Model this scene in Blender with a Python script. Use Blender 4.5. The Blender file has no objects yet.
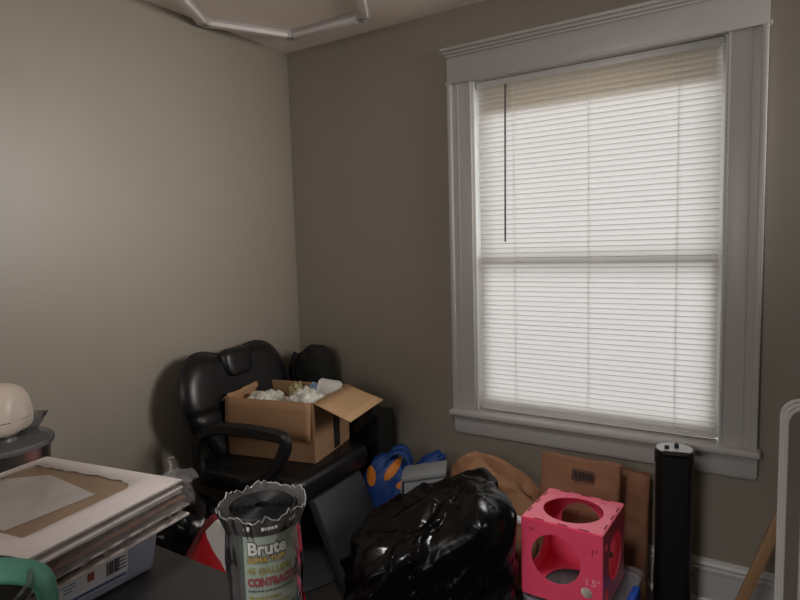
import bpy, bmesh, math, random
import numpy as np
from math import sin, cos, pi, radians as R
from mathutils import Vector, Matrix, noise

SC = bpy.context.scene
COL = SC.collection

# ------------------------------------------------------------------ camera
F, YAW, PITCH, ROLL = 0.5859, -0.5676, 0.0930, -0.0286
fw = Vector((sin(YAW) * cos(PITCH), cos(YAW) * cos(PITCH), -sin(PITCH)))
r0 = Vector((cos(YAW), -sin(YAW), 0))
u0 = r0.cross(fw)
rr = r0 * cos(ROLL) + u0 * sin(ROLL)
uu = u0 * cos(ROLL) - r0 * sin(ROLL)
cam_data = bpy.data.cameras.new('camera')
cam_data.sensor_width = 36.0
cam_data.lens = F * 1000 / 800 * 36.0
cam_data.clip_start = 0.02
cam = bpy.data.objects.new('camera', cam_data)
COL.objects.link(cam)
cam.matrix_world = Matrix(((rr.x, uu.x, -fw.x, 2.2735), (rr.y, uu.y, -fw.y, -2.4882),
                           (rr.z, uu.z, -fw.z, 1.438), (0, 0, 0, 1)))
SC.camera = cam

# ------------------------------------------------------------------ light
world = bpy.data.worlds.new('world')
SC.world = world
world.use_nodes = True
world.node_tree.nodes['Background'].inputs[0].default_value = (0.95, 0.97, 1.0, 1)
world.node_tree.nodes['Background'].inputs[1].default_value = 1.0


def area(name, loc, target, sx, sy, power, color=(1, 1, 1), spread=180):
    d = bpy.data.lights.new(name, 'AREA')
    d.spread = R(spread)
    d.shape = 'RECTANGLE'
    d.size, d.size_y, d.energy, d.color = sx, sy, power, color
    o = bpy.data.objects.new(name, d)
    COL.objects.link(o)
    o.location = loc
    o.rotation_euler = (Vector(target) - Vector(loc)).to_track_quat('-Z', 'Y').to_euler()
    return o


area('window_daylight', (1.70, 1.7, 1.60), (1.62, 0.0, 1.42), 3.2, 1.7, 45, (0.985, 0.99, 1.0))
area('side_fill', (3.22, -0.28, 1.95), (0.0, -0.98, 1.66), 0.9, 0.9, 10.2, (1.0, 0.955, 0.905), 66)  # added fill to brighten the left wall; no window on this side
area('back_fill', (1.3, -4.4, 1.75), (0.7, 0.0, 1.2), 1.4, 1.6, 24, (1.0, 0.975, 0.95))  # added fill from behind the camera; the back wall has no opening
area('overhead_fill', (1.75, -2.25, 2.44), (1.50, -0.85, 0.2), 0.40, 0.40, 3.0, (1.0, 0.975, 0.95), 52)  # unseen fill added over the floor clutter, without any fixture

SC.view_settings.view_transform = 'Standard'
SC.view_settings.look = 'None'
SC.view_settings.exposure = 0.0
SC.view_settings.gamma = 1.0
SC.view_settings.use_curve_mapping = False
try:
    SC.cycles.use_denoising = True
    SC.cycles.diffuse_bounces = 6
    SC.cycles.max_bounces = 14
    SC.cycles.transparent_max_bounces = 24
    SC.cycles.sample_clamp_indirect = 6.0
    SC.cycles.caustics_refractive = False
    SC.cycles.caustics_reflective = False
except Exception:
    pass

rng = random.Random(7)


# ------------------------------------------------------------------ materials
def lin(c):
    def f(v):
        v /= 255.0
        return v / 12.92 if v <= 0.04045 else ((v + 0.055) / 1.055) ** 2.4
    return (f(c[0]), f(c[1]), f(c[2]), 1)


def mat(name, rgb, rough=0.5, metal=0.0, spec=0.5, vary=0.06, vscale=8.0, bump=0.0, bscale=60.0, coat=0.0,
        bdist=0.01, stretch=None):
    m = bpy.data.materials.new(name)
    m.use_nodes = True
    nt = m.node_tree
    n, l = nt.nodes, nt.links
    b = n['Principled BSDF']
    b.inputs['Roughness'].default_value = rough
    b.inputs['Metallic'].default_value = metal
    b.inputs['Specular IOR Level'].default_value = spec
    b.inputs['Coat Weight'].default_value = coat
    b.inputs['Coat Roughness'].default_value = 0.1
    tc = n.new('ShaderNodeTexCoord')
    src = tc.outputs['Object']
    if stretch:
        mp = n.new('ShaderNodeMapping')
        mp.inputs['Scale'].default_value = stretch
        l.new(src, mp.inputs['Vector'])
        src = mp.outputs['Vector']
    tx = n.new('ShaderNodeTexNoise')
    tx.inputs['Scale'].default_value = vscale
    tx.inputs['Detail'].default_value = 5
    l.new(src, tx.inputs['Vector'])
    mx = n.new('ShaderNodeMix')
    mx.data_type = 'RGBA'
    c = lin(rgb)
    mx.inputs[6].default_value = tuple(v * (1 - vary * 2) for v in c[:3]) + (1,)
    mx.inputs[7].default_value = tuple(min(1, v * (1 + vary * 2)) for v in c[:3]) + (1,)
    l.new(tx.outputs['Fac'], mx.inputs[0])
    l.new(mx.outputs[2], b.inputs['Base Color'])
    if bump > 0:
        bt = n.new('ShaderNodeTexNoise')
        bt.inputs['Scale'].default_value = bscale
        bt.inputs['Detail'].default_value = 4
        l.new(src, bt.inputs['Vector'])
        bp = n.new('ShaderNodeBump')
        bp.inputs['Strength'].default_value = bump
        bp.inputs['Distance'].default_value = bdist
        l.new(bt.outputs['Fac'], bp.inputs['Height'])
        l.new(bp.outputs['Normal'], b.inputs['Normal'])
    return m


def clear_mat(name, rgb, opacity=0.1, gloss=0.12, rough=0.08):
    """thin see-through plastic or glass: transparent film + a little body colour + fresnel gloss"""
    m = bpy.data.materials.new(name)
    m.use_nodes = True
    nt = m.node_tree
    n, l = nt.nodes, nt.links
    n.remove(n['Principled BSDF'])
    out = n['Material Output']
    tr = n.new('ShaderNodeBsdfTransparent')
    df = n.new('ShaderNodeBsdfDiffuse')
    df.inputs['Color'].default_value = lin(rgb)
    tl = n.new('ShaderNodeBsdfTranslucent')
    tl.inputs['Color'].default_value = lin(rgb)
    mx0 = n.new('ShaderNodeMixShader')
    mx0.inputs[0].default_value = 0.4
    l.new(df.outputs[0], mx0.inputs[1]); l.new(tl.outputs[0], mx0.inputs[2])
    gl = n.new('ShaderNodeBsdfGlossy')
    gl.inputs['Roughness'].default_value = rough
    m1 = n.new('ShaderNodeMixShader')
    m1.inputs[0].default_value = opacity
    l.new(tr.outputs[0], m1.inputs[1]); l.new(mx0.outputs[0], m1.inputs[2])
    lw = n.new('ShaderNodeLayerWeight')
    lw.inputs['Blend'].default_value = gloss
    m2 = n.new('ShaderNodeMixShader')
    l.new(lw.outputs['Fresnel'], m2.inputs[0])
    l.new(m1.outputs[0], m2.inputs[1]); l.new(gl.outputs[0], m2.inputs[2])
    l.new(m2.outputs[0], out.inputs['Surface'])
    return m


def translucent_mat(name, rgb, trans=0.45, trgb=None, sheer=0.0):
    m = bpy.data.materials.new(name)
    m.use_nodes = True
    nt = m.node_tree
    n, l = nt.nodes, nt.links
    n.remove(n['Principled BSDF'])
    df = n.new('ShaderNodeBsdfDiffuse'); df.inputs['Color'].default_value = lin(rgb)
    tl = n.new('ShaderNodeBsdfTranslucent'); tl.inputs['Color'].default_value = lin(trgb or rgb)
    mx = n.new('ShaderNodeMixShader'); mx.inputs[0].default_value = trans
    l.new(df.outputs[0], mx.inputs[1]); l.new(tl.outputs[0], mx.inputs[2])
    res = mx.outputs[0]
    if sheer:
        tp = n.new('ShaderNodeBsdfTransparent')
        m2 = n.new('ShaderNodeMixShader'); m2.inputs[0].default_value = sheer
        l.new(res, m2.inputs[1]); l.new(tp.outputs[0], m2.inputs[2])
        res = m2.outputs[0]
    l.new(res, n['Material Output'].inputs['Surface'])
    return m


M = dict(
    wall=mat('wall_paint', (150, 142, 130), 0.40, vary=0.03, vscale=2.0, bump=0.12, bscale=220, bdist=0.002),
    ceil=mat('ceiling_paint', (242, 228, 219), 0.8, vary=0.03, vscale=3, bump=0.25, bscale=120, bdist=0.004),
    trim=mat('trim_paint', (193, 190, 187), 0.35, vary=0.02, vscale=4, bump=0.05, bscale=40, bdist=0.002),
    carpet=mat('carpet', (62, 58, 54), 0.95, vary=0.25, vscale=90, bump=0.5, bscale=260, bdist=0.006),
    leather=mat('black_leather', (22, 22, 24), 0.36, spec=0.5, vary=0.1, bump=0.12, bscale=180, bdist=0.002),
    vinyl_grey=mat('charcoal_vinyl', (52, 53, 57), 0.5, spec=0.45, vary=0.08, bump=0.12, bscale=220, bdist=0.002),
    black_plastic=mat('black_plastic', (24, 24, 26), 0.42, vary=0.05),
    tower=mat('tower_black', (17, 17, 19), 0.45, vary=0.05, bump=0.1, bscale=300, bdist=0.001),
    black_metal=mat('black_metal', (120, 120, 124), 0.28, metal=0.6, vary=0.05),
    black_cloth=mat('black_cloth', (20, 21, 20), 0.9, vary=0.15, vscale=30, bump=0.25, bscale=300, bdist=0.002),
    bag=mat('trash_bag_film', (6, 6, 7), 0.20, spec=0.34, vary=0.1, bump=0.15, bscale=16, bdist=0.012),
    card=mat('cardboard', (168, 130, 96), 0.8, vary=0.05, vscale=5, bump=0.05, bscale=120, bdist=0.002, stretch=(1, 1, 4)),
    card_in=mat('cardboard_inner', (200, 162, 122), 0.8, vary=0.05, vscale=6),
    kraft=mat('kraft_paper', (148, 103, 76), 0.72, vary=0.08, vscale=7, bump=0.3, bscale=18, bdist=0.01),
    kraft2=mat('kraft_paper_light', (176, 130, 96), 0.7, vary=0.08, vscale=9, bump=0.4, bscale=22, bdist=0.01),
    ink=mat('dark_ink', (38, 28, 26), 0.7),
    pink=mat('pink_plastic', (252, 84, 120), 0.30, spec=0.8, vary=0.03, vscale=4, coat=0.4),
    pink_mark=mat('white_print', (240, 190, 200), 0.6),
    pink_ink=mat('maroon_print', (120, 20, 45), 0.6),
    grey=mat('grey_card', (138, 140, 142), 0.45, vary=0.05),
    dgrey=mat('dark_grey_card', (70, 71, 74), 0.6, vary=0.05),
    silver=mat('silver_top', (205, 205, 208), 0.3, vary=0.03),
    steel=mat('brushed_steel', (222, 214, 206), 0.32, metal=1.0, vary=0.04, vscale=20, stretch=(1, 1, 30)),
    mixer=mat('mixer_white', (222, 208, 194), 0.35, vary=0.02),
    mixer_dk=mat('mixer_grey', (95, 95, 98), 0.4, vary=0.03),
    board=mat('white_board', (226, 216, 212), 0.6, vary=0.02, vscale=10),
    board_br=mat('brown_board', (172, 144, 116), 0.7, vary=0.04, vscale=10),
    board_edge=mat('board_edge_brown', (120, 86, 66), 0.8, vary=0.08),
    insert=mat('white_insert', (226, 218, 214), 0.6, vary=0.03),
    table=mat('dark_laminate', (58, 57, 58), 0.42, vary=0.12, vscale=120, bump=0.05, bscale=300, bdist=0.001),
    teal=mat('teal_plastic', (104, 176, 154), 0.4, vary=0.04),
    red=mat('red_film', (205, 24, 38), 0.28, vary=0.05, bump=0.3, bscale=20, bdist=0.01),
    white_film=mat('white_film', (225, 222, 220), 0.35, vary=0.03, bump=0.3, bscale=20, bdist=0.01),
    white_plastic=mat('white_plastic', (220, 217, 214), 0.4, vary=0.03),
    white_bagfilm=mat('white_crumpled_film', (226, 224, 214), 0.3, vary=0.05, bump=0.5, bscale=40, bdist=0.01),
    greenish=mat('olive_wrapping', (165, 158, 110), 0.45, vary=0.15, vscale=20, bump=0.4, bscale=30, bdist=0.01),
    blue_item=mat('pale_blue_wrapping', (130, 160, 190), 0.4, vary=0.1, vscale=20),
    wood=mat('pine_wood', (158, 122, 86), 0.55, vary=0.12, vscale=6, stretch=(12, 12, 1)),
    roll_black=mat('rolled_black_film', (26, 26, 27), 0.4, vary=0.15, vscale=50, bump=0.2, bscale=60, bdist=0.003),
    paper_green=mat('pale_green_label', (164, 182, 166), 0.5, vary=0.05, vscale=6),
    label_black=mat('label_black', (26, 22, 24), 0.5),
    label_yellow=mat('label_yellow', (204, 172, 40), 0.5),
    label_olive=mat('label_olive', (150, 140, 44), 0.5),
    label_white=mat('label_white', (228, 228, 222), 0.5),
    label_red=mat('label_maroon', (150, 26, 48), 0.5),
    label_dark=mat('label_dark_green', (44, 58, 50), 0.5),
    sticker=mat('white_sticker', (224, 224, 228), 0.4, vary=0.01),
    sticker_blue=mat('sticker_blue', (92, 104, 150), 0.4),
    sticker_red=mat('sticker_red', (160, 84, 80), 0.4),
    blue_clip=mat('blue_clip', (36, 84, 190), 0.35, vary=0.04),
    tube_white=mat('light_tube_white', (222, 214, 212), 0.4, vary=0.02),
    tube_dark=mat('light_connector_grey', (178, 172, 170), 0.45, vary=0.02),
    slat=translucent_mat('blind_slat', (226, 222, 216), 0.40, (236, 234, 230), 0.04),
    cord=mat('blind_cord', (232, 230, 226), 0.7),
    wand=mat('blind_wand', (70, 66, 64), 0.3),
    shade=translucent_mat('roller_shade_cloth', (226, 217, 204), 0.6, (238, 229, 214)),
    sash=mat('sash_paint', (236, 236, 234), 0.4, vary=0.02),
    film=clear_mat('clear_film', (225, 222, 220), 0.10, 0.22, 0.10),
    film_window=clear_mat('clear_window_film', (225, 222, 220), 0.05, 0.10, 0.08),
    film_edge=clear_mat('torn_film_edge', (226, 224, 224), 0.4, 0.2, 0.15),
    tape_clear=clear_mat('clear_tape_film', (225, 222, 220), 0.02, 0.12, 0.06),
    film_milky=clear_mat('milky_film', (224, 222, 222), 0.16, 0.14, 0.14),
    bin_clear=clear_mat('clear_bin_plastic', (222, 225, 246), 0.55, 0.2, 0.2),
    lid_clear=clear_mat('clear_lid_plastic', (226, 226, 236), 0.22, 0.18, 0.15),
    glass=clear_mat('window_glass', (240, 245, 245), 0.01, 0.10, 0.01),
    jar=clear_mat('clear_jar_plastic', (120, 118, 108), 0.30, 0.3, 0.08),
    smoke_lid=clear_mat('smoky_lid_plastic', (176, 178, 182), 0.38, 0.16, 0.08),
    frame_in=mat('frame_panel_greybrown', (128, 120, 114), 0.4, vary=0.03),
)


# ------------------------------------------------------------------ builders
class B:
    def __init__(self):
        self.bm = bmesh.new()

    def _new(self, before):
        return [v for v in self.bm.verts if v.index == -1 or v not in before]

    def box(self, c, s, rot=None, bev=0.0, seg=2):
        t = bmesh.new()
        bmesh.ops.create_cube(t, size=1)
        for v in t.verts:
            v.co = Vector((v.co.x * s[0], v.co.y * s[1], v.co.z * s[2]))
        if bev > 0:
            bmesh.ops.bevel(t, geom=list(t.edges), offset=bev, segments=seg, profile=0.5, affect='EDGES')
        return self.merge(t, c, rot)

    def merge(self, t, c=(0, 0, 0), rot=None):
        mtx = Matrix.Translation(Vector(c)) @ (rot.to_4x4() if rot else Matrix.Identity(4))
        bmesh.ops.transform(t, matrix=mtx, verts=list(t.verts))
        vm = {}
        for v in t.verts:
            vm[v] = self.bm.verts.new(v.co)
        for f in t.faces:
            try:
                nf = self.bm.faces.new([vm[v] for v in f.verts])
                nf.material_index = f.material_index
            except ValueError:
                pass
        t.free()
        return self

    def lathe(self, prof, c=(0, 0, 0), seg=40, rot=None):
        t = bmesh.new()
        rings = []
        for r, z in prof:
            if r < 1e-5:
                rings.append([t.verts.new((0, 0, z))])
            else:
                rings.append([t.verts.new((r * cos(2 * pi * k / seg), r * sin(2 * pi * k / seg), z)) for k in range(seg)])
        for a, b in zip(rings, rings[1:]):
            for k in range(seg):
                k2 = (k + 1) % seg
                if len(a) == 1 and len(b) == 1:
                    continue
                if len(a) == 1:
                    t.faces.new((a[0], b[k], b[k2]))
                elif len(b) == 1:
                    t.faces.new((a[k], a[k2], b[0]))
                else:
                    t.faces.new((a[k], a[k2], b[k2], b[k]))
        bmesh.ops.recalc_face_normals(t, faces=list(t.faces))
        return self.merge(t, c, rot)

    def tube(self, pts, r, seg=10, closed=False, sq=None):
        """sweep a round (or sq=(w,h) rectangular) section along pts"""
        pts = [Vector(p) for p in pts]
        n = len(pts)
        rings = []
        up0 = None
        for i in range(n):
            a = pts[(i - 1) % n] if (closed or i > 0) else pts[i]
            b = pts[(i + 1) % n] if (closed or i < n - 1) else pts[i]
            d = (b - a).normalized()
            if up0 is None:
                up0 = Vector((0, 0, 1)) if abs(d.z) < 0.9 else Vector((0, 1, 0))
            s = d.cross(up0)
            if s.length < 1e-4:
                s = d.orthogonal()
            s.normalize()
            u = s.cross(d).normalized()
            up0 = u
            ri = r[i] if isinstance(r, (list, tuple)) else r
            ring = []
            if sq:
                w, h = sq[0] / 2, sq[1] / 2
                k = min(w, h) * 0.45
                sec = [(-w + k, -h), (w - k, -h), (w, -h + k), (w, h - k), (w - k, h), (-w + k, h), (-w, h - k), (-w, -h + k)]
                for x, y in sec:
                    ring.append(self.bm.verts.new(pts[i] + s * x + u * y))
            else:
                for q in range(seg):
                    an = 2 * pi * q / seg
                    ring.append(self.bm.verts.new(pts[i] + (s * cos(an) + u * sin(an)) * ri))
            rings.append(ring)
        m = len(rings[0])
        pairs = list(zip(rings, rings[1:])) + ([(rings[-1], rings[0])] if closed else [])
        for a, b in pairs:
            for q in range(m):
                self.bm.faces.new((a[q], a[(q + 1) % m], b[(q + 1) % m], b[q]))
        if not closed:
            self.bm.faces.new(list(reversed(rings[0])))
            self.bm.faces.new(rings[-1])
        return self

    def cyl(self, p0, p1, r, r2=None, seg=20):
        return self.tube([p0, p1], [r, r if r2 is None else r2], seg)

    def prism(self, poly, h, mtx=None, bev=0.0):
        """polygon in local xy extruded 0..h along local z"""
        t = bmesh.new()
        a = [t.verts.new((x, y, 0)) for x, y in poly]
        b = [t.verts.new((x, y, h)) for x, y in poly]
        n = len(poly)
        t.faces.new(list(reversed(a)))
        t.faces.new(b)
        for k in range(n):
            t.faces.new((a[k], a[(k + 1) % n], b[(k + 1) % n], b[k]))
        bmesh.ops.recalc_face_normals(t, faces=list(t.faces))
        if bev > 0:
            bmesh.ops.bevel(t, geom=list(t.edges), offset=bev, segments=2, profile=0.5, affect='EDGES')
        if mtx:
            bmesh.ops.transform(t, matrix=mtx, verts=list(t.verts))
        return self.merge(t)

    def grid(self, nu, nv, fn, closed_u=False):
        vs = [[self.bm.verts.new(fn(i / (nu - (0 if closed_u else 1)), j / (nv - 1))) for i in range(nu)] for j in range(nv)]
        for j in range(nv - 1):
            for i in range(nu if closed_u else nu - 1):
                i2 = (i + 1) % nu
                self.bm.faces.new((vs[j][i], vs[j][i2], vs[j + 1][i2], vs[j + 1][i]))
        return self

    def done(self, name, m, parent=None, loc=(0, 0, 0), rotz=0.0, angle=35, solid=0.0, smooth=True):
        me = bpy.data.meshes.new(name)
        bmesh.ops.recalc_face_normals(self.bm, faces=list(self.bm.faces)) if not solid else None
        self.bm.to_mesh(me)
        self.bm.free()
        for x in (m if isinstance(m, (list, tuple)) else [m]):
            me.materials.append(M[x])
        if smooth:
            me.polygons.foreach_set('use_smooth', [True] * len(me.polygons))
            me.set_sharp_from_angle(angle=R(angle))
        o = bpy.data.objects.new(name, me)
        COL.objects.link(o)
        o.location = loc
        o.rotation_euler = (0, 0, rotz)
        if parent:
            o.parent = parent
        if solid:
            md = o.modifiers.new('thickness', 'SOLIDIFY')
            md.thickness = solid
            md.offset = 0
        return o


def tag(o, label, cat, group=None, kind=None):
    o['label'] = label
    o['category'] = cat
    if group:
        o['group'] = group
    if kind:
        o['kind'] = kind
    return o


def thing(name, label, cat, loc=(0, 0, 0), rotz=0.0, group=None, rot=None):
    o = bpy.data.objects.new(name, None)
    o.empty_display_size = 0.05
    COL.objects.link(o)
    o.location = loc
    o.rotation_euler = rot if rot else (0, 0, rotz)
    return tag(o, label, cat, group)


def struct(o):
    o['kind'] = 'structure'
    return o


def rot(x=0, y=0, z=0):
    return (Matrix.Rotation(R(z), 3, 'Z') @ Matrix.Rotation(R(y), 3, 'Y') @ Matrix.Rotation(R(x), 3, 'X'))


def crease(p, f, seed):
    d, _ = noise.voronoi(Vector((p.x * f + seed * 3.1, p.y * f - seed * 1.7, p.z * f + seed * 0.9)))
    return d[1] - d[0]


def text_bm(s, size, bold=0.0, ext=0.0004, sx=1.0, align='CENTER'):
    """a string as a bmesh in the xy plane"""
    cu = bpy.data.curves.new('t', 'FONT')
    cu.body = s
    cu.size = size
    cu.align_x = align
    cu.align_y = 'CENTER'
    cu.offset = bold
    cu.extrude = ext
    cu.resolution_u = 4
    ob = bpy.data.objects.new('t', cu)
    COL.objects.link(ob)
    dg = bpy.context.evaluated_depsgraph_get()
    me = bpy.data.meshes.new_from_object(ob.evaluated_get(dg))
    bm = bmesh.new()
    bm.from_mesh(me)
    for v in bm.verts:
        v.co.x *= sx
    bpy.data.objects.remove(ob)
    bpy.data.curves.remove(cu)
    bpy.data.meshes.remove(me)
    return bm


# ================================================================== SETTING
XR, YB, H = 3.3, -4.6, 2.5
b = B(); b.box(((XR) / 2, YB / 2, -0.05), (XR + 0.2, -YB + 0.2, 0.1)); struct(b.done('floor', 'carpet'))
b = B(); b.box(((XR) / 2, YB / 2, H + 0.05), (XR + 0.2, -YB + 0.2, 0.1)); struct(b.done('ceiling', 'ceil'))
b = B(); b.box((-0.05, YB / 2, H / 2), (0.1, -YB + 0.2, H)); struct(b.done('wall_left', 'wall'))
b = B(); b.box((XR + 0.05, YB / 2, H / 2), (0.1, -YB + 0.2, H)); struct(b.done('wall_right', 'wall'))
b = B(); b.box((XR / 2, YB - 0.05, H / 2), (XR + 0.2, 0.1, H)); struct(b.done('wall_back', 'wall'))
# window wall with its opening
WX0, WX1, WZ0, WZ1 = 1.105, 2.122, 0.640, 2.170
T = 0.16
b = B()
b.box((WX0 / 2, T / 2, H / 2), (WX0, T, H))
b.box(((WX1 + XR) / 2, T / 2, H / 2), (XR - WX1, T, H))
b.box(((WX0 + WX1) / 2, T / 2, WZ0 / 2), (WX1 - WX0, T, WZ0))
b.box(((WX0 + WX1) / 2, T / 2, (WZ1 + H) / 2), (WX1 - WX0, T, H - WZ1))
struct(b.done('wall_window', 'wall'))


def baseboard(name, x0, x1):
    b = B()
    prof = [(0, 0), (-0.030, 0), (-0.030, 0.012), (-0.022, 0.022), (-0.018, 0.024), (-0.018, 0.128), (-0.022, 0.132), (-0.022, 0.142),
            (-0.016, 0.147), (-0.016, 0.154), (-0.019, 0.158), (-0.013, 0.168), (-0.010, 0.170), (-0.007, 0.180), (0, 0.180)]
    vs = [[b.bm.verts.new((x, y, z)) for y, z in prof] for x in (x0, x1)]
    n = len(prof)
    for k in range(n):
        b.bm.faces.new((vs[0][k], vs[0][(k + 1) % n], vs[1][(k + 1) % n], vs[1][k]))
    b.bm.faces.new(vs[0]); b.bm.faces.new(list(reversed(vs[1])))
    return struct(b.done(name, 'trim', angle=20))


baseboard('baseboard_window', 0.0, XR)
o = baseboard('baseboard_left', YB, 0.0)
o.rotation_euler = (0, 0, R(90))

# ---- window 1: casing, sill, apron, sashes, glass
win = bpy.data.objects.new('window_1', None); COL.objects.link(win); struct(win)
win.location = (1.6135, 0, 0)
WC = 1.6135


def wpart(b, name, m, angle=25):
    for v in b.bm.verts:
        v.co.x -= WC
    return b.done(name, m, win, angle=angle)


for x0, x1 in ((0.992, 1.108), (2.119, 2.243)):
    b = B()
    b.box(((x0 + x1) / 2, -0.010, 1.400), (x1 - x0, 0.020, 1.54), bev=0.002)
    o_ = x0 if x0 < 1.5 else x1
    s_ = 1 if x0 < 1.5 else -1
    b.box((o_ + s_ * 0.010, -0.016, 1.400), (0.022, 0.032, 1.54), bev=0.005)      # back band
    b.box((o_ + s_ * 0.050, -0.0205, 1.400), (0.006, 0.005, 1.54), bev=0.002)       # bead
    i_ = x1 if x0 < 1.5 else x0
    b.box((i_ - s_ * 0.005, -0.012, 1.400), (0.010, 0.026, 1.54), bev=0.003)
    wpart(b, 'window_casing', 'trim')
b = B()
b.box((1.6175, -0.012, 2.226), (1.254, 0.024, 0.130), bev=0.002)
wpart(b, 'window_head', 'trim')
b = B()
b.box((1.6175, -0.017, 2.167), (1.272, 0.034, 0.013), bev=0.006)
wpart(b, 'head_bead', 'trim')
b = B()
for z, y, h in ((2.287, 0.034, 0.012), (2.299, 0.044, 0.013), (2.312, 0.056, 0.014)):
    b.box((1.6175, -y / 2, z), (1.254 + (y - 0.024) * 1.2, y, h), bev=0.004)
wpart(b, 'window_crown', 'trim')
b = B()
b.box((1.620, -0.008, 0.637), (1.272, 0.112, 0.028), bev=0.011, seg=3)
wpart(b, 'window_sill', 'trim')
b = B()
b.box((1.6205, -0.011, 0.582), (1.250, 0.022, 0.085), bev=0.003)
b.box((1.6205, -0.008, 0.536), (1.238, 0.016, 0.012), bev=0.004)
wpart(b, 'window_apron', 'trim')
# jamb lining and stops
b = B()
b.box((WX0 + 0.004, 0.08, 1.405), (0.010, 0.16, 1.53)); b.box((WX1 - 0.004, 0.08, 1.405), (0.010, 0.16, 1.53))
b.box((WC, 0.08, WZ1 - 0.004), (1.017, 0.16, 0.010))
wpart(b, 'window_jamb', 'sash')


def sash(name, z0, z1, y, bot, top):
    b = B()
    x0, x1 = WX0 + 0.012, WX1 - 0.012
    b.box((x0 + 0.017, y, (z0 + z1) / 2), (0.034, 0.035, z1 - z0), bev=0.003)
    b.box((x1 - 0.017, y, (z0 + z1) / 2), (0.034, 0.035, z1 - z0), bev=0.003)
    b.box((WC, y, z0 + bot / 2), (x1 - x0 - 0.05, 0.034, bot), bev=0.003)
    b.box((WC, y, z1 - top / 2), (x1 - x0 - 0.05, 0.034, top), bev=0.003)
    s = wpart(b, name, 'sash')
    b = B()
    b.box((0, y, (z0 + z1) / 2), (x1 - x0 - 0.06, 0.004, z1 - z0 - bot - top + 0.01))
    b.done('window_pane', 'glass', s)


sash('lower_sash', 0.652, 1.372, 0.070, 0.060, 0.036)
sash('upper_sash', 1.340, 2.160, 0.112, 0.036, 0.050)

# ================================================================== BLIND
blind = thing('venetian_blind', 'white closed venetian blind hanging inside the white window frame', 'blind', (WC, 0.022, 0))
b = B(); b.box((0, 0, 2.144), (0.985, 0.028, 0.028), bev=0.003)
b.done('head_rail', 'white_plastic', blind)
N, ZT, ZB = 67, 2.126, 0.676
pitch = (ZT - ZB) / N
b = B()
wob = random.Random(3)
for k in range(N):
    z = ZB + pitch * (k + 0.5)
    tilt = R(75 + wob.uniform(-1.2, 1.2))
    dz = wob.uniform(-0.0004, 0.0004)
    hw = 0.0128
    rings = []
    for i in range(7):
        s = -1 + 2 * i / 6
        bow = 0.0036 * (1 - s * s)
        # room edge high, outer edge low; crown faces outdoors
        y = cos(tilt) * hw * s + sin(tilt) * bow
        zz = sin(tilt) * hw * -s + cos(tilt) * bow
        rings.append((y, z + zz + dz))
    sl = [[b.bm.verts.new((x, y, z_ - 0.0015 * (1 - (x / 0.49) ** 2) * 0.4)) for y, z_ in rings] for x in (-0.487, -0.16, 0.16, 0.487)]
    for a, c in zip(sl, sl[1:]):
        for q in range(6):
            b.bm.faces.new((a[q], a[q + 1], c[q + 1], c[q]))
b.done('slats', 'slat', blind, angle=60)
b = B(); b.box((0, 0, 0.667), (0.985, 0.026, 0.014), bev=0.003)
b.done('bottom_rail', 'white_plastic', blind)
for x in (-0.318, 0.008, 0.345):
    b = B()
    b.cyl((x, -0.013, 2.13), (x, -0.013, 0.66), 0.0008, seg=6)
    b.cyl((x, 0.013, 2.13), (x, 0.013, 0.66), 0.0011, seg=6)
    for k in range(N):
        b.box((x, -0.0135, ZB + pitch * k + 0.004), (0.0022, 0.0012, 0.004))
    b.done('ladder_cord', 'cord', blind)
b = B()
b.cyl((-0.350, -0.020, 2.125), (-0.357, -0.022, 1.44), 0.0042, seg=6)
b.cyl((-0.350, -0.012, 2.13), (-0.350, -0.020, 2.12), 0.003, seg=6)
b.done('tilt_wand', 'wand', blind)

rs = thing('roller_shade', 'beige roller shade edge showing through the top slats of the blind', 'shade', (WC, 0.066, 2.150))
b = B(); b.cyl((-0.47, 0, -0.02), (0.47, 0, -0.02), 0.013, seg=16); b.done('shade_roller', 'sash', rs)
b = B()
b.grid(2, 6, lambda u, v: Vector((-0.465 + 0.93 * u, -0.012 + 0.004 * v, -0.02 - 0.122 * v)))
b.done('shade_cloth', 'shade', rs, solid=0.001)

# ================================================================== HEXAGON LIGHT ON CEILING
hx = thing('ceiling_light', 'unlit white hexagon tube light fixed to the ceiling in the room corner', 'light', (0.469, -0.589, H))
side = 0.425
vs = [Vector((side * cos(R(1.5 + 60 * k)), side * sin(R(1.5 + 60 * k)), -0.018)) for k in range(6)]
for k in range(6):
    a, c = vs[k], vs[(k + 1) % 6]
    d = (c - a).normalized()
    b = B()
    ang = math.degrees(math.atan2(d.y, d.x))
    b.box((a + c) / 2, ((c - a).length - 0.045, 0.044, 0.036), rot(z=ang), bev=0.006, seg=3)
    tb = b.done('light_tube', 'tube_white', hx)
    b = B()
    b.box((a + c) / 2 + Vector((0, 0, 0.008)), ((c - a).length - 0.05, 0.048, 0.016), rot(z=ang), bev=0.002)
    b.done('tube_channel', 'tube_dark', tb)
for k in range(6):
    b = B()
    for d in (vs[(k + 1) % 6] - vs[k], vs[(k - 1) % 6] - vs[k]):
        d = d.normalized()
        b.box(vs[k] + d * 0.014, (0.034, 0.050, 0.038), rot(z=math.degrees(math.atan2(d.y, d.x))), bev=0.004)
    b.done('light_connector', 'tube_dark', hx)


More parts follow.
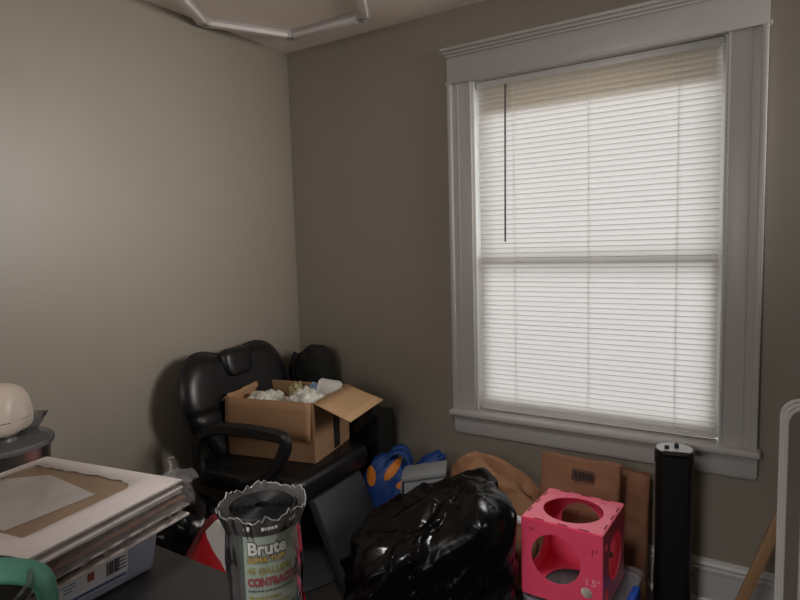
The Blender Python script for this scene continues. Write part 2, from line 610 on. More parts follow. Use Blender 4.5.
# ================================================================== SALON CHAIR
def cushion(outline, th, curve=0.0, puff=0.5, rings=9, crease_z=None, seed=1):
    """flat outline (y,z) swelling to thickness th along x; local x = front"""
    b = B()
    n = len(outline)
    cy = sum(p[0] for p in outline) / n
    cz = sum(p[1] for p in outline) / n
    layers = []
    for side_ in (1, -1):
        rs_ = []
        for k in range(rings + 1):
            s = 1 - (k / rings)
            t = (1 - s ** 5) ** 0.5
            ring = []
            for (y, z) in outline:
                yy = cy + (y - cy) * (s * 0.96 + 0.04 * min(1, s * 1.2)); zz = cz + (z - cz) * s
                x = side_ * th / 2 * (0.12 + 0.88 * t) + curve * yy * yy
                if side_ > 0 and crease_z:
                    x -= 0.012 * math.exp(-((zz - crease_z) / 0.012) ** 2)
                ring.append(Vector((x, yy, zz)))
            rs_.append(ring)
        layers.append(rs_)
    for li, rs_ in enumerate(layers):
        vr = [[b.bm.verts.new(p) for p in ring] for ring in rs_]
        for a, c in zip(vr, vr[1:]):
            for q in range(n):
                b.bm.faces.new((a[q], a[(q + 1) % n], c[(q + 1) % n], c[q]))
        layers[li] = vr
    for q in range(n):
        b.bm.faces.new((layers[0][0][q], layers[0][0][(q + 1) % n], layers[1][0][(q + 1) % n], layers[1][0][q]))
    bmesh.ops.remove_doubles(b.bm, verts=list(b.bm.verts), dist=0.0005)
    return b


def spline(pts, n, closed=True):
    out = []
    m = len(pts)
    segs = m if closed else m - 1
    for i in range(segs):
        p = [Vector(pts[(i + d) % m]) if closed else Vector(pts[min(max(i + d, 0), m - 1)]) for d in (-1, 0, 1, 2)]
        for k in range(n):
            t = k / n
            out.append(0.5 * ((2 * p[1]) + (-p[0] + p[2]) * t + (2 * p[0] - 5 * p[1] + 4 * p[2] - p[3]) * t * t + (-p[0] + 3 * p[1] - 3 * p[2] + p[3]) * t ** 3))
    if not closed:
        out.append(Vector(pts[-1]))
    return out


chair = thing('salon_chair', 'black leather salon chair holding a cardboard box in the corner', 'chair', (0.425, -0.585, 0), R(3))
b = B()
b.lathe([(0, 0), (0.285, 0), (0.290, 0.008), (0.285, 0.018), (0.24, 0.030), (0.12, 0.042), (0.07, 0.055), (0.055, 0.075), (0, 0.075)], seg=64)
b.done('chair_base', 'black_metal', chair)
b = B()
b.lathe([(0, 0.05), (0.05, 0.05), (0.05, 0.26), (0.036, 0.27), (0.036, 0.38), (0, 0.38)], seg=32)
b.done('hydraulic_column', 'black_metal', chair)
b = B()
b.box((0.0, 0, 0.375), (0.40, 0.36, 0.05), bev=0.008)
b.done('seat_frame', 'black_plastic', chair)
b = B()
t = bmesh.new()
bmesh.ops.create_cube(t, size=1)
for v in t.verts:
    v.co = Vector((v.co.x * 0.58, v.co.y * 0.54, v.co.z * 0.118))
bmesh.ops.bevel(t, geom=[e for e in t.edges if abs((e.verts[0].co - e.verts[1].co).normalized().z) > 0.9], offset=0.06, segments=6, profile=0.5, affect='EDGES')
bmesh.ops.bevel(t, geom=[e for e in t.edges if len(e.link_faces) == 2 and e.calc_face_angle(0) > 0.9], offset=0.035, segments=5, profile=0.5, affect='EDGES')
b.merge(t, (-0.005, 0, 0.459))
seat = b.done('seat', 'leather', chair, angle=50)
b = B()
loop = [(0.26 * (1 if cx > 0 else -1) - 0.02 if False else cx, cy, 0.437) for cx, cy in
        [(p.x, p.y) for p in spline([(-0.292, -0.2), (-0.235, -0.258), (0.0, -0.262), (0.195, -0.258), (0.252, -0.2), (0.256, 0), (0.252, 0.2), (0.195, 0.258), (0, 0.262), (-0.235, 0.258), (-0.292, 0.2), (-0.296, 0)], 5)]]
b.tube(loop, 0.006, 8, closed=True)
b.done('seat_piping', 'black_plastic', seat)
# backrest
half = [(0.0, 0.955), (0.075, 0.968), (0.135, 0.985), (0.20, 0.985), (0.262, 0.955), (0.305, 0.890), (0.322, 0.810), (0.312, 0.735),
        (0.275, 0.655), (0.225, 0.590), (0.195, 0.530), (0.150, 0.500), (0.0, 0.495)]
outl = spline([(y, z, 0) for y, z in half] + [(-y, z, 0) for y, z in reversed(half[1:-1])], 5)
b = cushion([(p.x, p.y) for p in outl], 0.12, curve=0.35, crease_z=0.735)
for v in b.bm.verts:
    v.co.x += -0.255 - (v.co.z - 0.5) * 0.20
    v.co.y *= 1.05
    v.co.z -= 0.010
back = b.done('backrest', 'leather', chair, angle=60)
b = B()
b.tube([Vector((-0.255 - (p.y - 0.5) * 0.20 + 0.35 * p.x * p.x, p.x * 1.054, p.y - 0.010)) for p in outl], 0.006, 8, closed=True)
b.done('back_piping', 'black_plastic', back)
# headrest pad
ho = spline([(0.0, 0.985, 0), (0.07, 0.982, 0), (0.098, 0.955, 0), (0.092, 0.885, 0), (0.06, 0.858, 0), (0, 0.854, 0), (-0.06, 0.858, 0), (-0.092, 0.885, 0), (-0.098, 0.955, 0), (-0.07, 0.982, 0)], 5)
b = cushion([(p.x * 0.92, p.y) for p in ho], 0.07, curve=0.2)
for v in b.bm.verts:
    v.co.x += -0.272 - (v.co.z - 0.735) * 0.20 + 0.02
    v.co.z -= 0.006
b.done('headrest', 'leather', chair, angle=60)
# armrests
for s in (-1, 1):
    path = spline([(-0.215, s * 0.300, 0.47), (-0.235, s * 0.302, 0.55), (-0.215, s * 0.305, 0.635), (-0.14, s * 0.308, 0.690), (-0.02, s * 0.310, 0.710), (0.13, s * 0.310, 0.716), (0.235, s * 0.308, 0.712),
                   (0.262, s * 0.306, 0.690), (0.245, s * 0.304, 0.640), (0.195, s * 0.302, 0.570), (0.115, s * 0.300, 0.510), (0.02, s * 0.298, 0.475)], 5, closed=False)
    b = B()
    b.tube(path, 0.02, sq=(0.048, 0.038))
    arm = b.done('armrest', 'black_plastic', chair, angle=40)
    b = B()
    b.box((-0.08, s * 0.283, 0.47), (0.30, 0.045, 0.085), bev=0.014, seg=3)
    b.done('arm_bracket', 'leather', arm)
# leg rest
b = B()
lr = Matrix.Translation((0.375, -0.040, 0.245)) @ rot(y=-24).to_4x4()
t = bmesh.new()
bmesh.ops.create_cube(t, size=1)
for v in t.verts:
    v.co = Vector((v.co.x * 0.045, v.co.y * 0.34, v.co.z * 0.40))
bmesh.ops.bevel(t, geom=list(t.edges), offset=0.010, segments=3, profile=0.5, affect='EDGES')
bmesh.ops.transform(t, matrix=lr, verts=list(t.verts))
b.merge(t)
b.done('leg_rest', 'vinyl_grey', chair)
for y in (-0.16, -0.02):
    b = B()
    b.cyl((0.15, y, 0.375), (0.30, y, 0.410), 0.010, seg=10)
    b.done('leg_rest_hinge', 'black_metal', chair)

# ================================================================== CARDBOARD BOX ON SEAT
bx = thing('cardboard_box', 'open brown cardboard box with flaps out resting on the salon chair seat', 'box', (0.398, -0.528, 0.521), R(12))
L, W, HB, TH = 0.44, 0.335, 0.262, 0.005
b = B()
b.box((0, 0, TH / 2), (L, W, TH))
b.box((0, -W / 2, HB / 2), (L, TH, HB)); b.box((0, W / 2, HB / 2), (L, TH, HB))
b.box((-L / 2, 0, HB / 2), (TH, W - TH, HB)); b.box((L / 2, 0, HB / 2), (TH, W - TH, HB))
b.done('box_body', 'card', bx)


def flap(p0, p1, out, ln, name='box_flap', rag=0.0, m='card', seed=2, inset=0.0):
    p0, p1, out = Vector(p0), Vector(p1), Vector(out).normalized()
    r_ = random.Random(seed)
    n = 16
    b = B()
    rows = []
    for i in range(n + 1):
        u = i / n
        e = p0.lerp(p1, u)
        ins = p0.lerp(p1, inset + (1 - 2 * inset) * u)
        l_ = ln * (1 + rag * (r_.random() - 0.5) + rag * 0.5 * sin(u * 5))
        rows.append([b.bm.verts.new((e.lerp(ins, k / 4)) + out * l_ * k / 4 + Vector((0, 0, -0.012 * (k / 4) ** 2 * 0)))
                     for k in range(5)])
    for a, c in zip(rows, rows[1:]):
        for k in range(4):
            b.bm.faces.new((a[k], a[k + 1], c[k + 1], c[k]))
    return b.done(name, m, bx, solid=0.005, angle=30)


flap((-L / 2, -W / 2 - 0.006, HB), (L / 2 - 0.008, -W / 2 - 0.006, HB), (0, -0.10, -1), 0.165, rag=0.06, seed=4, inset=0.0)
flap((L / 2 + 0.004, -W / 2, HB), (L / 2 + 0.004, W / 2, HB), (1, 0.0, -0.36), 0.185, m='card_in', inset=-0.04)
flap((L / 2 - 0.0, W / 2 + 0.003, HB), (-L / 2, W / 2 + 0.003, HB), (0, 1, -0.35), 0.07)
flap((-L / 2 - 0.004, W / 2, HB), (-L / 2 - 0.004, -W / 2, HB), (-1, 0, -0.9), 0.12, inset=0.03)
flap((-L / 2 + 0.002, W / 2 - 0.01, HB - 0.01), (-L / 2 + 0.002, -W / 2 + 0.01, HB - 0.01), (-0.2, 0, 1), 0.022, rag=0.3)
b = B()
b.box((L / 2 + 0.0034, 0.035, 0.085), (0.0012, 0.060, 0.155))
b.done('black_tape', 'label_black', bx)
b = B()
rt = random.Random(5)
for i in range(2):
    def tf(u, v, i=i):
        y = -W / 2 + 0.004 + u * (W - 0.008)
        z = (0.16, 0.02)[i] + v * 0.06
        return Vector((L / 2 + 0.0036 + 0.010 * abs(noise.noise(Vector((y * 40, z * 25, i * 7)))), y, z))
    b.grid(24, 8, tf)
def tf2(u, v):
    x = -0.04 + u * (L / 2 + 0.04)
    z = 0.012 + v * 0.06
    return Vector((x, -W / 2 - 0.0036 - 0.010 * abs(noise.noise(Vector((x * 40, z * 25, 3)))), z))
b.grid(24, 8, tf2)
b.done('clear_tape', 'tape_clear', bx, angle=15)


def blob(name, m, loc, dims, label, cat, amp=0.2, freq=6.0, seed=1, group=None, sub=5, rotz=0.0, flat=0.0, angle=30, p=2.0, parent=None, fine=0.35):
    """crumpled body: superellipsoid with crease displacement, sitting with its underside at loc.z"""
    b = B()
    t = bmesh.new()
    bmesh.ops.create_icosphere(t, subdivisions=sub, radius=1.0)
    for v in t.verts:
        n_ = v.co.normalized()
        k = (abs(n_.x) ** p + abs(n_.y) ** p + abs(n_.z) ** p) ** (-1 / p)
        q = n_ * k
        d = 1 + amp * (crease(n_, freq / 3, seed) - 0.35) + amp * fine * (crease(n_, freq * 0.9, seed + 5) - 0.3)
        q = q * d
        v.co = Vector((q.x * dims[0] / 2, q.y * dims[1] / 2, q.z * dims[2] / 2))
        if flat and v.co.z < -dims[2] / 2 * flat:
            v.co.z = -dims[2] / 2 * flat
    zmin = min(v.co.z for v in t.verts)
    for v in t.verts:
        v.co.z -= zmin
    b.merge(t)
    o = b.done(name, m, parent, loc, rotz, angle=angle)
    if label:
        tag(o, label, cat, group)
    return o


# contents of the box
def inbox(x, y, z):
    return tuple(bx.matrix_basis @ Vector((x, y, z)))


bpy.context.view_layer.update()
blob('plastic_bag', 'white_bagfilm', inbox(-0.10, -0.03, 0.10), (0.22, 0.22, 0.165), 'crumpled white plastic bag nearest the chair back inside the cardboard box', 'bag', 0.30, 5, 3)
blob('plastic_bag', 'white_bagfilm', inbox(0.115, -0.05, 0.10), (0.18, 0.20, 0.19), 'crumpled white plastic bag beside the right open flap of the box', 'bag', 0.32, 5, 9)
blob('wrapped_bundle', 'greenish', inbox(-0.02, 0.105, 0.02), (0.12, 0.10, 0.25), 'olive wrapped bundle between the white bags in the cardboard box', 'bundle', 0.4, 6, 12)
blob('blue_packet', 'blue_item', inbox(0.065, 0.120, 0.13), (0.07, 0.05, 0.14), 'pale blue packet tucked among the bags in the cardboard box', 'packet', 0.3, 6, 14)
b = B()
b.box((0, 0, 0.06), (0.11, 0.010, 0.12), bev=0.004)
b.tube([(-0.055, -0.004, 0.0), (-0.055, -0.004, 0.112), (-0.045, -0.004, 0.12), (0.045, -0.004, 0.12), (0.055, -0.004, 0.112), (0.055, -0.004, 0)], 0.005, 8)
o = b.done('plastic_tray', 'white_plastic', None, inbox(0.140, 0.085, 0.18))
o.rotation_euler = (R(-30), R(8), R(20))
tag(o, 'thin white plastic tray sticking out at the back of the cardboard box', 'tray')

# ================================================================== CORNER: SUITCASE + BACKPACK
sc_ = thing('black_suitcase', 'plain black upright case behind the chair against the window wall', 'suitcase', (0.358, -0.115, 0))
b = B(); b.box((0, 0, 0.315), (0.62, 0.15, 0.60), bev=0.02, seg=3); b.done('case_body', 'black_cloth', sc_)
b = B(); b.tube([(-0.07, 0, 0.612), (-0.06, 0, 0.628), (0.06, 0, 0.628), (0.07, 0, 0.612)], 0.007, 8); b.done('case_handle', 'black_plastic', sc_)
for x in (-0.22, 0.22):
    b = B(); b.box((x, 0, 0.008), (0.05, 0.09, 0.016), bev=0.003); b.done('case_foot', 'black_plastic', sc_)

bp = thing('backpack', 'black cloth backpack slumped in the room corner behind the cardboard box', 'backpack', (0.20, -0.125, 0.632))
b = B()
t = bmesh.new()
bmesh.ops.create_icosphere(t, subdivisions=5, radius=1)
for v in t.verts:
    n_ = v.co.normalized()
    k = (abs(n_.x) ** 3 + abs(n_.y) ** 3 + abs(n_.z) ** 3) ** (-1 / 3)
    q = n_ * k * (1 + 0.10 * (crease(n_, 1.6, 4) - 0.3))
    x, y, z = q.x * 0.112, q.y * 0.085, q.z * 0.145 + 0.145
    z -= 0.02 * math.exp(-((x + 0.045) / 0.018) ** 2) * (z / 0.29)
    if x < -0.045:
        z *= 0.93
    v.co = Vector((x + 0.01, y, max(z, 0)))
b.merge(t)
b.done('bag_body', 'black_cloth', bp, angle=50)
b = B()
b.tube(spline([(-0.04, -0.085, 0.26), (-0.06, -0.105, 0.18), (-0.05, -0.098, 0.08), (-0.03, -0.08, 0.02)], 5, closed=False), 0.01, sq=(0.03, 0.006))
b.done('shoulder_strap', 'black_plastic', bp)

# ================================================================== BLUE TOTE WITH ORANGE OVALS
def spot_mat(name, base, spot, ovals):
    m = mat(name, base, 0.55, vary=0.08, vscale=12, bump=0.2, bscale=40, bdist=0.004)
    nt = m.node_tree
    n, l = nt.nodes, nt.links
    bs = n['Principled BSDF']
    src = bs.inputs['Base Color'].links[0].from_socket
    tc = n.new('ShaderNodeTexCoord')
    sep = n.new('ShaderNodeSeparateXYZ')
    l.new(tc.outputs['Object'], sep.inputs[0])

    def mth(op, a, b_):
        k = n.new('ShaderNodeMath'); k.operation = op
        for i, v in enumerate((a, b_)):
            if isinstance(v, (int, float)):
                k.inputs[i].default_value = v
            else:
                l.new(v, k.inputs[i])
        return k.outputs[0]
    acc = None
    for cx, cz, a, bb, an in ovals:
        dx = mth('SUBTRACT', sep.outputs['X'], cx)
        dz = mth('SUBTRACT', sep.outputs['Z'], cz)
        ca, sa = cos(R(an)), sin(R(an))
        u = mth('DIVIDE', mth('ADD', mth('MULTIPLY', dx, ca), mth('MULTIPLY', dz, sa)), a)
        w = mth('DIVIDE', mth('SUBTRACT', mth('MULTIPLY', dz, ca), mth('MULTIPLY', dx, sa)), bb)
        d = mth('LESS_THAN', mth('ADD', mth('MULTIPLY', u, u), mth('MULTIPLY', w, w)), 1.0)
        acc = d if acc is None else mth('MAXIMUM', acc, d)
    mx = n.new('ShaderNodeMix'); mx.data_type = 'RGBA'
    l.new(acc, mx.inputs[0]); l.new(src, mx.inputs[6]); mx.inputs[7].default_value = lin(spot)
    l.new(mx.outputs[2], bs.inputs['Base Color'])
    return m


M['spots'] = spot_mat('blue_with_orange_ovals', (20, 62, 128), (214, 124, 30), [
    (-0.105, 0.395, 0.024, 0.042, 5), (-0.005, 0.425, 0.020, 0.052, -42), (0.065, 0.370, 0.055, 0.021, 15),
    (-0.120, 0.270, 0.022, 0.034, -15), (-0.045, 0.215, 0.024, 0.040, -10), (0.045, 0.255, 0.034, 0.028, 30), (-0.07, 0.09, 0.03, 0.04, 0)])
tote = thing('tote_bag', 'slouched blue tote bag with orange ovals on the floor by the chair', 'bag', (0.822, -0.295, 0), R(26))
b = B()
t = bmesh.new()
bmesh.ops.create_icosphere(t, subdivisions=6, radius=1)
for v in t.verts:
    n_ = v.co.normalized()
    k = (abs(n_.x) ** 3.2 + abs(n_.y) ** 2.6 + abs(n_.z) ** 3.2) ** (-1 / 3)
    q = n_ * k * (1 + 0.16 * (crease(n_, 1.5, 21) - 0.3) + 0.05 * (crease(n_, 4, 8) - 0.3))
    z = q.z * 0.255 + 0.235
    w = 1 - 0.35 * max(0, (z - 0.25) / 0.25) ** 1.5
    v.co = Vector((q.x * 0.172 * w - 0.05 * max(0, z - 0.3), q.y * 0.10 * w, max(0, z - 0.09 * (q.x * 0.165 * w > 0) * (q.x) * (z / 0.5))))
b.merge(t)
b.done('tote_body', 'spots', tote, angle=60)
for y in (-0.03, 0.04):
    b = B()
    b.tube(spline([(-0.045, y, 0.43), (-0.012, y, 0.488), (0.035, y, 0.500), (0.062, y, 0.468), (0.075, y, 0.42)], 6, closed=False), 0.01, sq=(0.050, 0.012))
    b.done('tote_handle', 'spots', tote, angle=50)

tf_ = B()
t = bmesh.new(); bmesh.ops.create_icosphere(t, subdivisions=4, radius=1)
for v in t.verts:
    q = v.co * (1 + 0.3 * (crease(v.co, 1.6, 5) - 0.3))
    v.co = Vector((q.x * 0.085 + 0.145, q.y * 0.045 + 0.045, q.z * 0.055 + 0.405 + 0.05 * q.x))
tf_.merge(t); tf_.done('tote_fold', 'spots', tote, angle=40)

# ================================================================== GREY BOX
gb = thing('grey_box', 'grey lidded cardboard box standing between blue tote and brown paper', 'box', (1.040, -0.400, 0), R(26))
b = B(); b.box((0, 0, 0.235), (0.165, 0.12, 0.47), bev=0.003); b.done('box_body', 'grey', gb)
b = B()
b.box((0.004, 0, 0.476), (0.185, 0.138, 0.020), rot(y=-9), bev=0.004)
b.box((-0.093, 0, 0.42), (0.006, 0.130, 0.10), rot(y=4), bev=0.002)
b.done('box_lid', 'grey', gb)

# ================================================================== KRAFT PAPER SACKS
def sack(name, label, loc, w, d, h, rotz, seed, m='kraft', lean=0.0, tilt=0.0, top=0.0, group=None, amp=1.0, tx=0.0, mound=None):
    """upright paper sack: rectangular section, creased, top folded over"""
    th = thing(name, label, 'bag', loc, rotz, group)
    b = B()
    nu, nv = 72, 44

    def sec(u):
        a = 2 * pi * u
        c, s = cos(a), sin(a)
        k = (abs(c) ** 5 + abs(s) ** 5) ** (-1 / 5)
        return c * k, s * k

    def fn(u, v):
        x, y = sec(u)
        z = v * h
        dd = d * (1 - 0.72 * v ** 2.2)
        ww = w * (1 - top * v)
        p = Vector((x * ww / 2, y * dd / 2, z))
        c = (crease(p, 7, seed) - 0.4) * 0.022 + (crease(p, 19, seed + 3) - 0.4) * 0.008
        p += Vector((x * 0.35, y, 0)) * c * amp * min(1, v * 6 + 0.2)
        p.z += (tilt * p.x) * v + 0.008 * noise.noise(Vector((p.x * 14, seed, 0))) * (v > 0.95)
        if mound:
            x0, kl, kr = mound
            dx = p.x - x0
            p.z *= 1 - (kl * dx * dx if dx < 0 else kr * dx * dx)
        p.y += lean * v * v * h
        p.x += tx * v
        return p
    b.grid(nu, nv, fn, closed_u=True)
    bmesh.ops.holes_fill(b.bm, edges=[e for e in b.bm.edges if e.is_boundary], sides=0)
    bmesh.ops.triangulate(b.bm, faces=[f for f in b.bm.faces if len(f.verts) > 4])
    o = b.done('sack_body', m, th, angle=28)
    return th, o


s1, s1b = sack('paper_bag', 'tall brown paper bag with printed block standing under the window sill', (1.640, -0.205, 0), 0.318, 0.14, 0.562, 0, 31, lean=0.05, tilt=0.0, amp=0.6)
b = B()
for k in range(5):
    b.box((-0.030 + 0.015 * k, 0, 0), (0.010, 0.0012, 0.030))
b.box((0, 0, 0.020), (0.084, 0.0012, 0.003)); b.box((0, 0, -0.020), (0.084, 0.0012, 0.003))
b.box((-0.041, 0, 0), (0.003, 0.0012, 0.040)); b.box((0.041, 0, 0), (0.003, 0.0012, 0.040))
o = b.done('printed_block', 'ink', s1, (0.022, -0.022, 0.512)); o.rotation_euler = (R(-16), 0, 0)
s2, _ = sack('paper_bag', 'brown paper bag half hidden behind the pink box beside the black tower', (1.795, -0.082, 0), 0.18, 0.11, 0.505, 0, 44, lean=0.05, tilt=-0.08, amp=0.7)
s3, _ = sack('paper_sack', 'crumpled brown paper sack slumped between grey box and black trash bag', (1.268, -0.22, 0), 0.42, 0.16, 0.515, R(2), 52, m='kraft2', lean=0.08, tilt=0, amp=2.2, mound=(-0.07, 9.0, 3.2))

# ================================================================== BLACK TRASH BAGS
def trash_bag(loc, w, d, h, rotz, seed, label, shear=0.0, peak=0.0, name='trash_bag', sub=6, slope=0.0, px_=3.0, amp=1.0, ridges=70):
    """heaped film bag: boxy lump crossed by many long sharp fold lines"""
    r_ = random.Random(seed)
    t = bmesh.new()
    bmesh.ops.create_icosphere(t, subdivisions=sub, radius=1)
    P = np.array([v.co[:] for v in t.verts])
    P /= np.linalg.norm(P, axis=1)[:, None]
    k = (np.abs(P) ** px_).sum(1) ** (-1 / px_)
    Q = P * k[:, None]
    wob_ = np.array([noise.noise_vector(Vector(q) * 1.3 + Vector((seed, 0, 0)))[:] for q in Q])
    low = np.array([noise.noise(Vector(q) * 1.1 + Vector((0, seed, 2))) for q in Q])
    W_ = Q + 0.16 * wob_
    disp = 0.12 * low
    for i in range(ridges):
        # fold lines mostly run down the slope from the gathered top right corner
        ang = r_.gauss(-0.75, 0.75)
        n_ = np.array([math.cos(ang), r_.gauss(0, 0.55), math.sin(ang)])
        n_ /= np.linalg.norm(n_)
        off = r_.uniform(-1.1, 1.1)
        wd = r_.uniform(0.035, 0.17)
        am = r_.uniform(0.25, 0.55) * wd * r_.choice((1, 1, -0.8)) * amp
        c = np.array([r_.uniform(-1, 1) for _ in range(3)])
        m_ = np.clip(1.25 - ((Q - c) ** 2).sum(1) / r_.uniform(0.5, 1.6), 0, 1)
        disp += am * np.clip(1 - np.abs(W_ @ n_ - off) / wd, 0, 1) * m_
    x = Q[:, 0] * (1 + disp) * w / 2
    y = Q[:, 1] * (1 + disp) * d / 2
    z = (Q[:, 2] * (1 + disp) * 0.5 + 0.5) * h
    hz = np.clip(Q[:, 2] * 0.5 + 0.5, 0, 1)
    z *= 1 + shear * (x / (w / 2)) + slope * (y / (d / 2))
    z += peak * np.exp(-((x - 0.16) / 0.10) ** 2) * hz ** 2
    z = np.maximum(z, 0)
    for v, a, b_, c in zip(t.verts, x, y, z):
        v.co = (a, b_, c)
    b = B()
    b.merge(t)
    o = b.done(name, 'bag', None, loc, rotz, angle=22)
    return tag(o, label, 'bag')


trash_bag((1.250, -0.740, 0), 0.56, 0.38, 0.495, R(32), 3, 'large glossy black trash bag heaped in front of the paper bags', shear=0.20, peak=0.02, slope=0.09, px_=5.5, sub=7, ridges=190)
trash_bag((0.26, -1.06, 0), 0.36, 0.26, 0.46, R(10), 15, 'black plastic bag against the left wall behind the stacked boards', sub=5, ridges=40)

# red and white sack behind the table
rw = thing('printed_sack', 'red and white printed plastic sack standing behind the dark table', 'bag', (0.80, -1.22, 0), R(0))
M['redwhite'] = None
def redwhite():
    m = mat('red_white_print', (200, 22, 36), 0.28, vary=0.05, bump=0.3, bscale=18, bdist=0.01)
    nt = m.node_tree; n, l = nt.nodes, nt.links
    bs = n['Principled BSDF']; src = bs.inputs['Base Color'].links[0].from_socket
    tc = n.new('ShaderNodeTexCoord'); sep = n.new('ShaderNodeSeparateXYZ'); l.new(tc.outputs['Object'], sep.inputs[0])
    def mth(op, a, b_):
        k = n.new('ShaderNodeMath'); k.operation = op
        for i, v in enumerate((a, b_)):
            if isinstance(v, (int, float)): k.inputs[i].default_value = v
            else: l.new(v, k.inputs[i])
        return k.outputs[0]
    # a diagonal white field, and a white then maroon band along the top seam
    dg = mth('ADD', mth('MULTIPLY', sep.outputs['X'], 1.0), mth('MULTIPLY', sep.outputs['Z'], 1.1))
    w1 = mth('GREATER_THAN', dg, 0.43)
    w3 = mth('LESS_THAN', dg, 0.58)
    w = mth('MULTIPLY', w1, w3)
    mx = n.new('ShaderNodeMix'); mx.data_type = 'RGBA'; l.new(w, mx.inputs[0]); l.new(src, mx.inputs[6]); mx.inputs[7].default_value = lin((224, 220, 218))
    top = mth('GREATER_THAN', mth('SUBTRACT', sep.outputs['Z'], mth('MULTIPLY', sep.outputs['X'], 1.3)), 0.65)
    mx2 = n.new('ShaderNodeMix'); mx2.data_type = 'RGBA'; l.new(top, mx2.inputs[0]); l.new(mx.outputs[2], mx2.inputs[6]); mx2.inputs[7].default_value = lin((120, 30, 40))
    l.new(mx2.outputs[2], bs.inputs['Base Color'])
    return m
M['redwhite'] = redwhite()
b = B()
def rwf(u, v):
    a = 2 * pi * u
    c, s = cos(a), sin(a)
    k = (abs(c) ** 4 + abs(s) ** 4) ** (-1 / 4)
    x, y = c * k, s * k
    hgt = 0.50
    p = Vector((x * 0.27, y * 0.12 * (1 - 0.8 * v ** 2), v * hgt))
    cz = (crease(p, 6, 61) - 0.4) * 0.03 + (crease(p, 16, 66) - 0.4) * 0.01
    p += Vector((x * 0.4, y, 0)) * cz
    p.z *= 1.08 + 2.6 * min(0, p.x + 0.13) - 0.45 * max(0, p.x + 0.13)
    return p
b.grid(72, 40, rwf, closed_u=True)
bmesh.ops.holes_fill(b.bm, edges=[e for e in b.bm.edges if e.is_boundary], sides=0)
bmesh.ops.triangulate(b.bm, faces=[f for f in b.bm.faces if len(f.verts) > 4])
b.done('sack_body', 'redwhite', rw, angle=30)

# ================================================================== CLEAR BIN UNDER PINK BOX
PB = Vector((1.705, -0.515, 0))
cb = thing('storage_bin', 'clear plastic storage bin with blue clip under the pink box', 'bin', (1.738, -0.478, 0), R(-2))


def bin_shell(bw, bd, h, tw, td, rad=0.03, th=0.004):
    b = B()
    def rr_(w, d, r, z):
        pts = []
        for cx, cy, a0 in ((w / 2 - r, d / 2 - r, 0), (-w / 2 + r, d / 2 - r, 90), (-w / 2 + r, -d / 2 + r, 180), (w / 2 - r, -d / 2 + r, 270)):
            for k in range(6):
                a = R(a0 + 90 * k / 5)
                pts.append((cx + r * cos(a), cy + r * sin(a), z))
        return pts
    rings = [rr_(bw - 0.02, bd - 0.02, rad, 0.001), rr_(bw, bd, rad, 0.008), rr_(tw, td, rad, h - 0.006), rr_(tw + 0.02, td + 0.02, rad + 0.008, h - 0.004), rr_(tw + 0.02, td + 0.02, rad + 0.008, h),
             rr_(tw - 0.006, td - 0.006, rad, h), rr_(bw - 0.006, bd - 0.006, rad, 0.012)]
    vr = [[b.bm.verts.new(p) for p in r] for r in rings]
    n = len(vr[0])
    for a, c in zip(vr, vr[1:]):
        for q in range(n):
            b.bm.faces.new((a[q], a[(q + 1) % n], c[(q + 1) % n], c[q]))
    b.bm.faces.new(list(reversed(vr[0]))); b.bm.faces.new(vr[-1])
    return b, rr_


b, rr_ = bin_shell(0.265, 0.33, 0.205, 0.290, 0.355)
b.done('bin_body', 'bin_clear', cb)
b = B()
for r_a, r_b in (((0.330, 0.395, 0.205), (0.330, 0.395, 0.222)), ):
    pa = [b.bm.verts.new(p) for p in rr_(r_a[0], r_a[1], 0.04, r_a[2])]
    pb_ = [b.bm.verts.new(p) for p in rr_(r_b[0], r_b[1], 0.04, r_b[2])]
    pc = [b.bm.verts.new(p) for p in rr_(0.31, 0.375, 0.035, 0.224)]
    pd = [b.bm.verts.new(p) for p in rr_(0.30, 0.365, 0.035, 0.214)]
    n = len(pa)
    for x_, y_ in ((pa, pb_), (pb_, pc), (pc, pd)):
        for q in range(n):
            b.bm.faces.new((x_[q], x_[(q + 1) % n], y_[(q + 1) % n], y_[q]))
    b.bm.faces.new(pd)
b.done('bin_lid', 'lid_clear', cb)
for s in (1,):
    b = B()
    b.box((s * 0.168, 0.02, 0.195), (0.012, 0.10, 0.05), bev=0.005)
    b.box((s * 0.161, 0.02, 0.222), (0.024, 0.10, 0.010), bev=0.004)
    b.done('bin_clip', 'blue_clip', cb)
blob('plastic_bag', 'white_bagfilm', (1.74, -0.48, 0.014), (0.22, 0.29, 0.185), 'white plastic bag stuffed inside the clear bin under the pink box', 'bag', 0.3, 7, 33)

# ================================================================== PINK BALLOON SIZER BOX
S = 0.270
pk = thing('sizer_box', 'bright pink plastic cube with round cut-outs standing on the clear bin', 'box', (1.708, -0.512, 0.2285), R(-2))


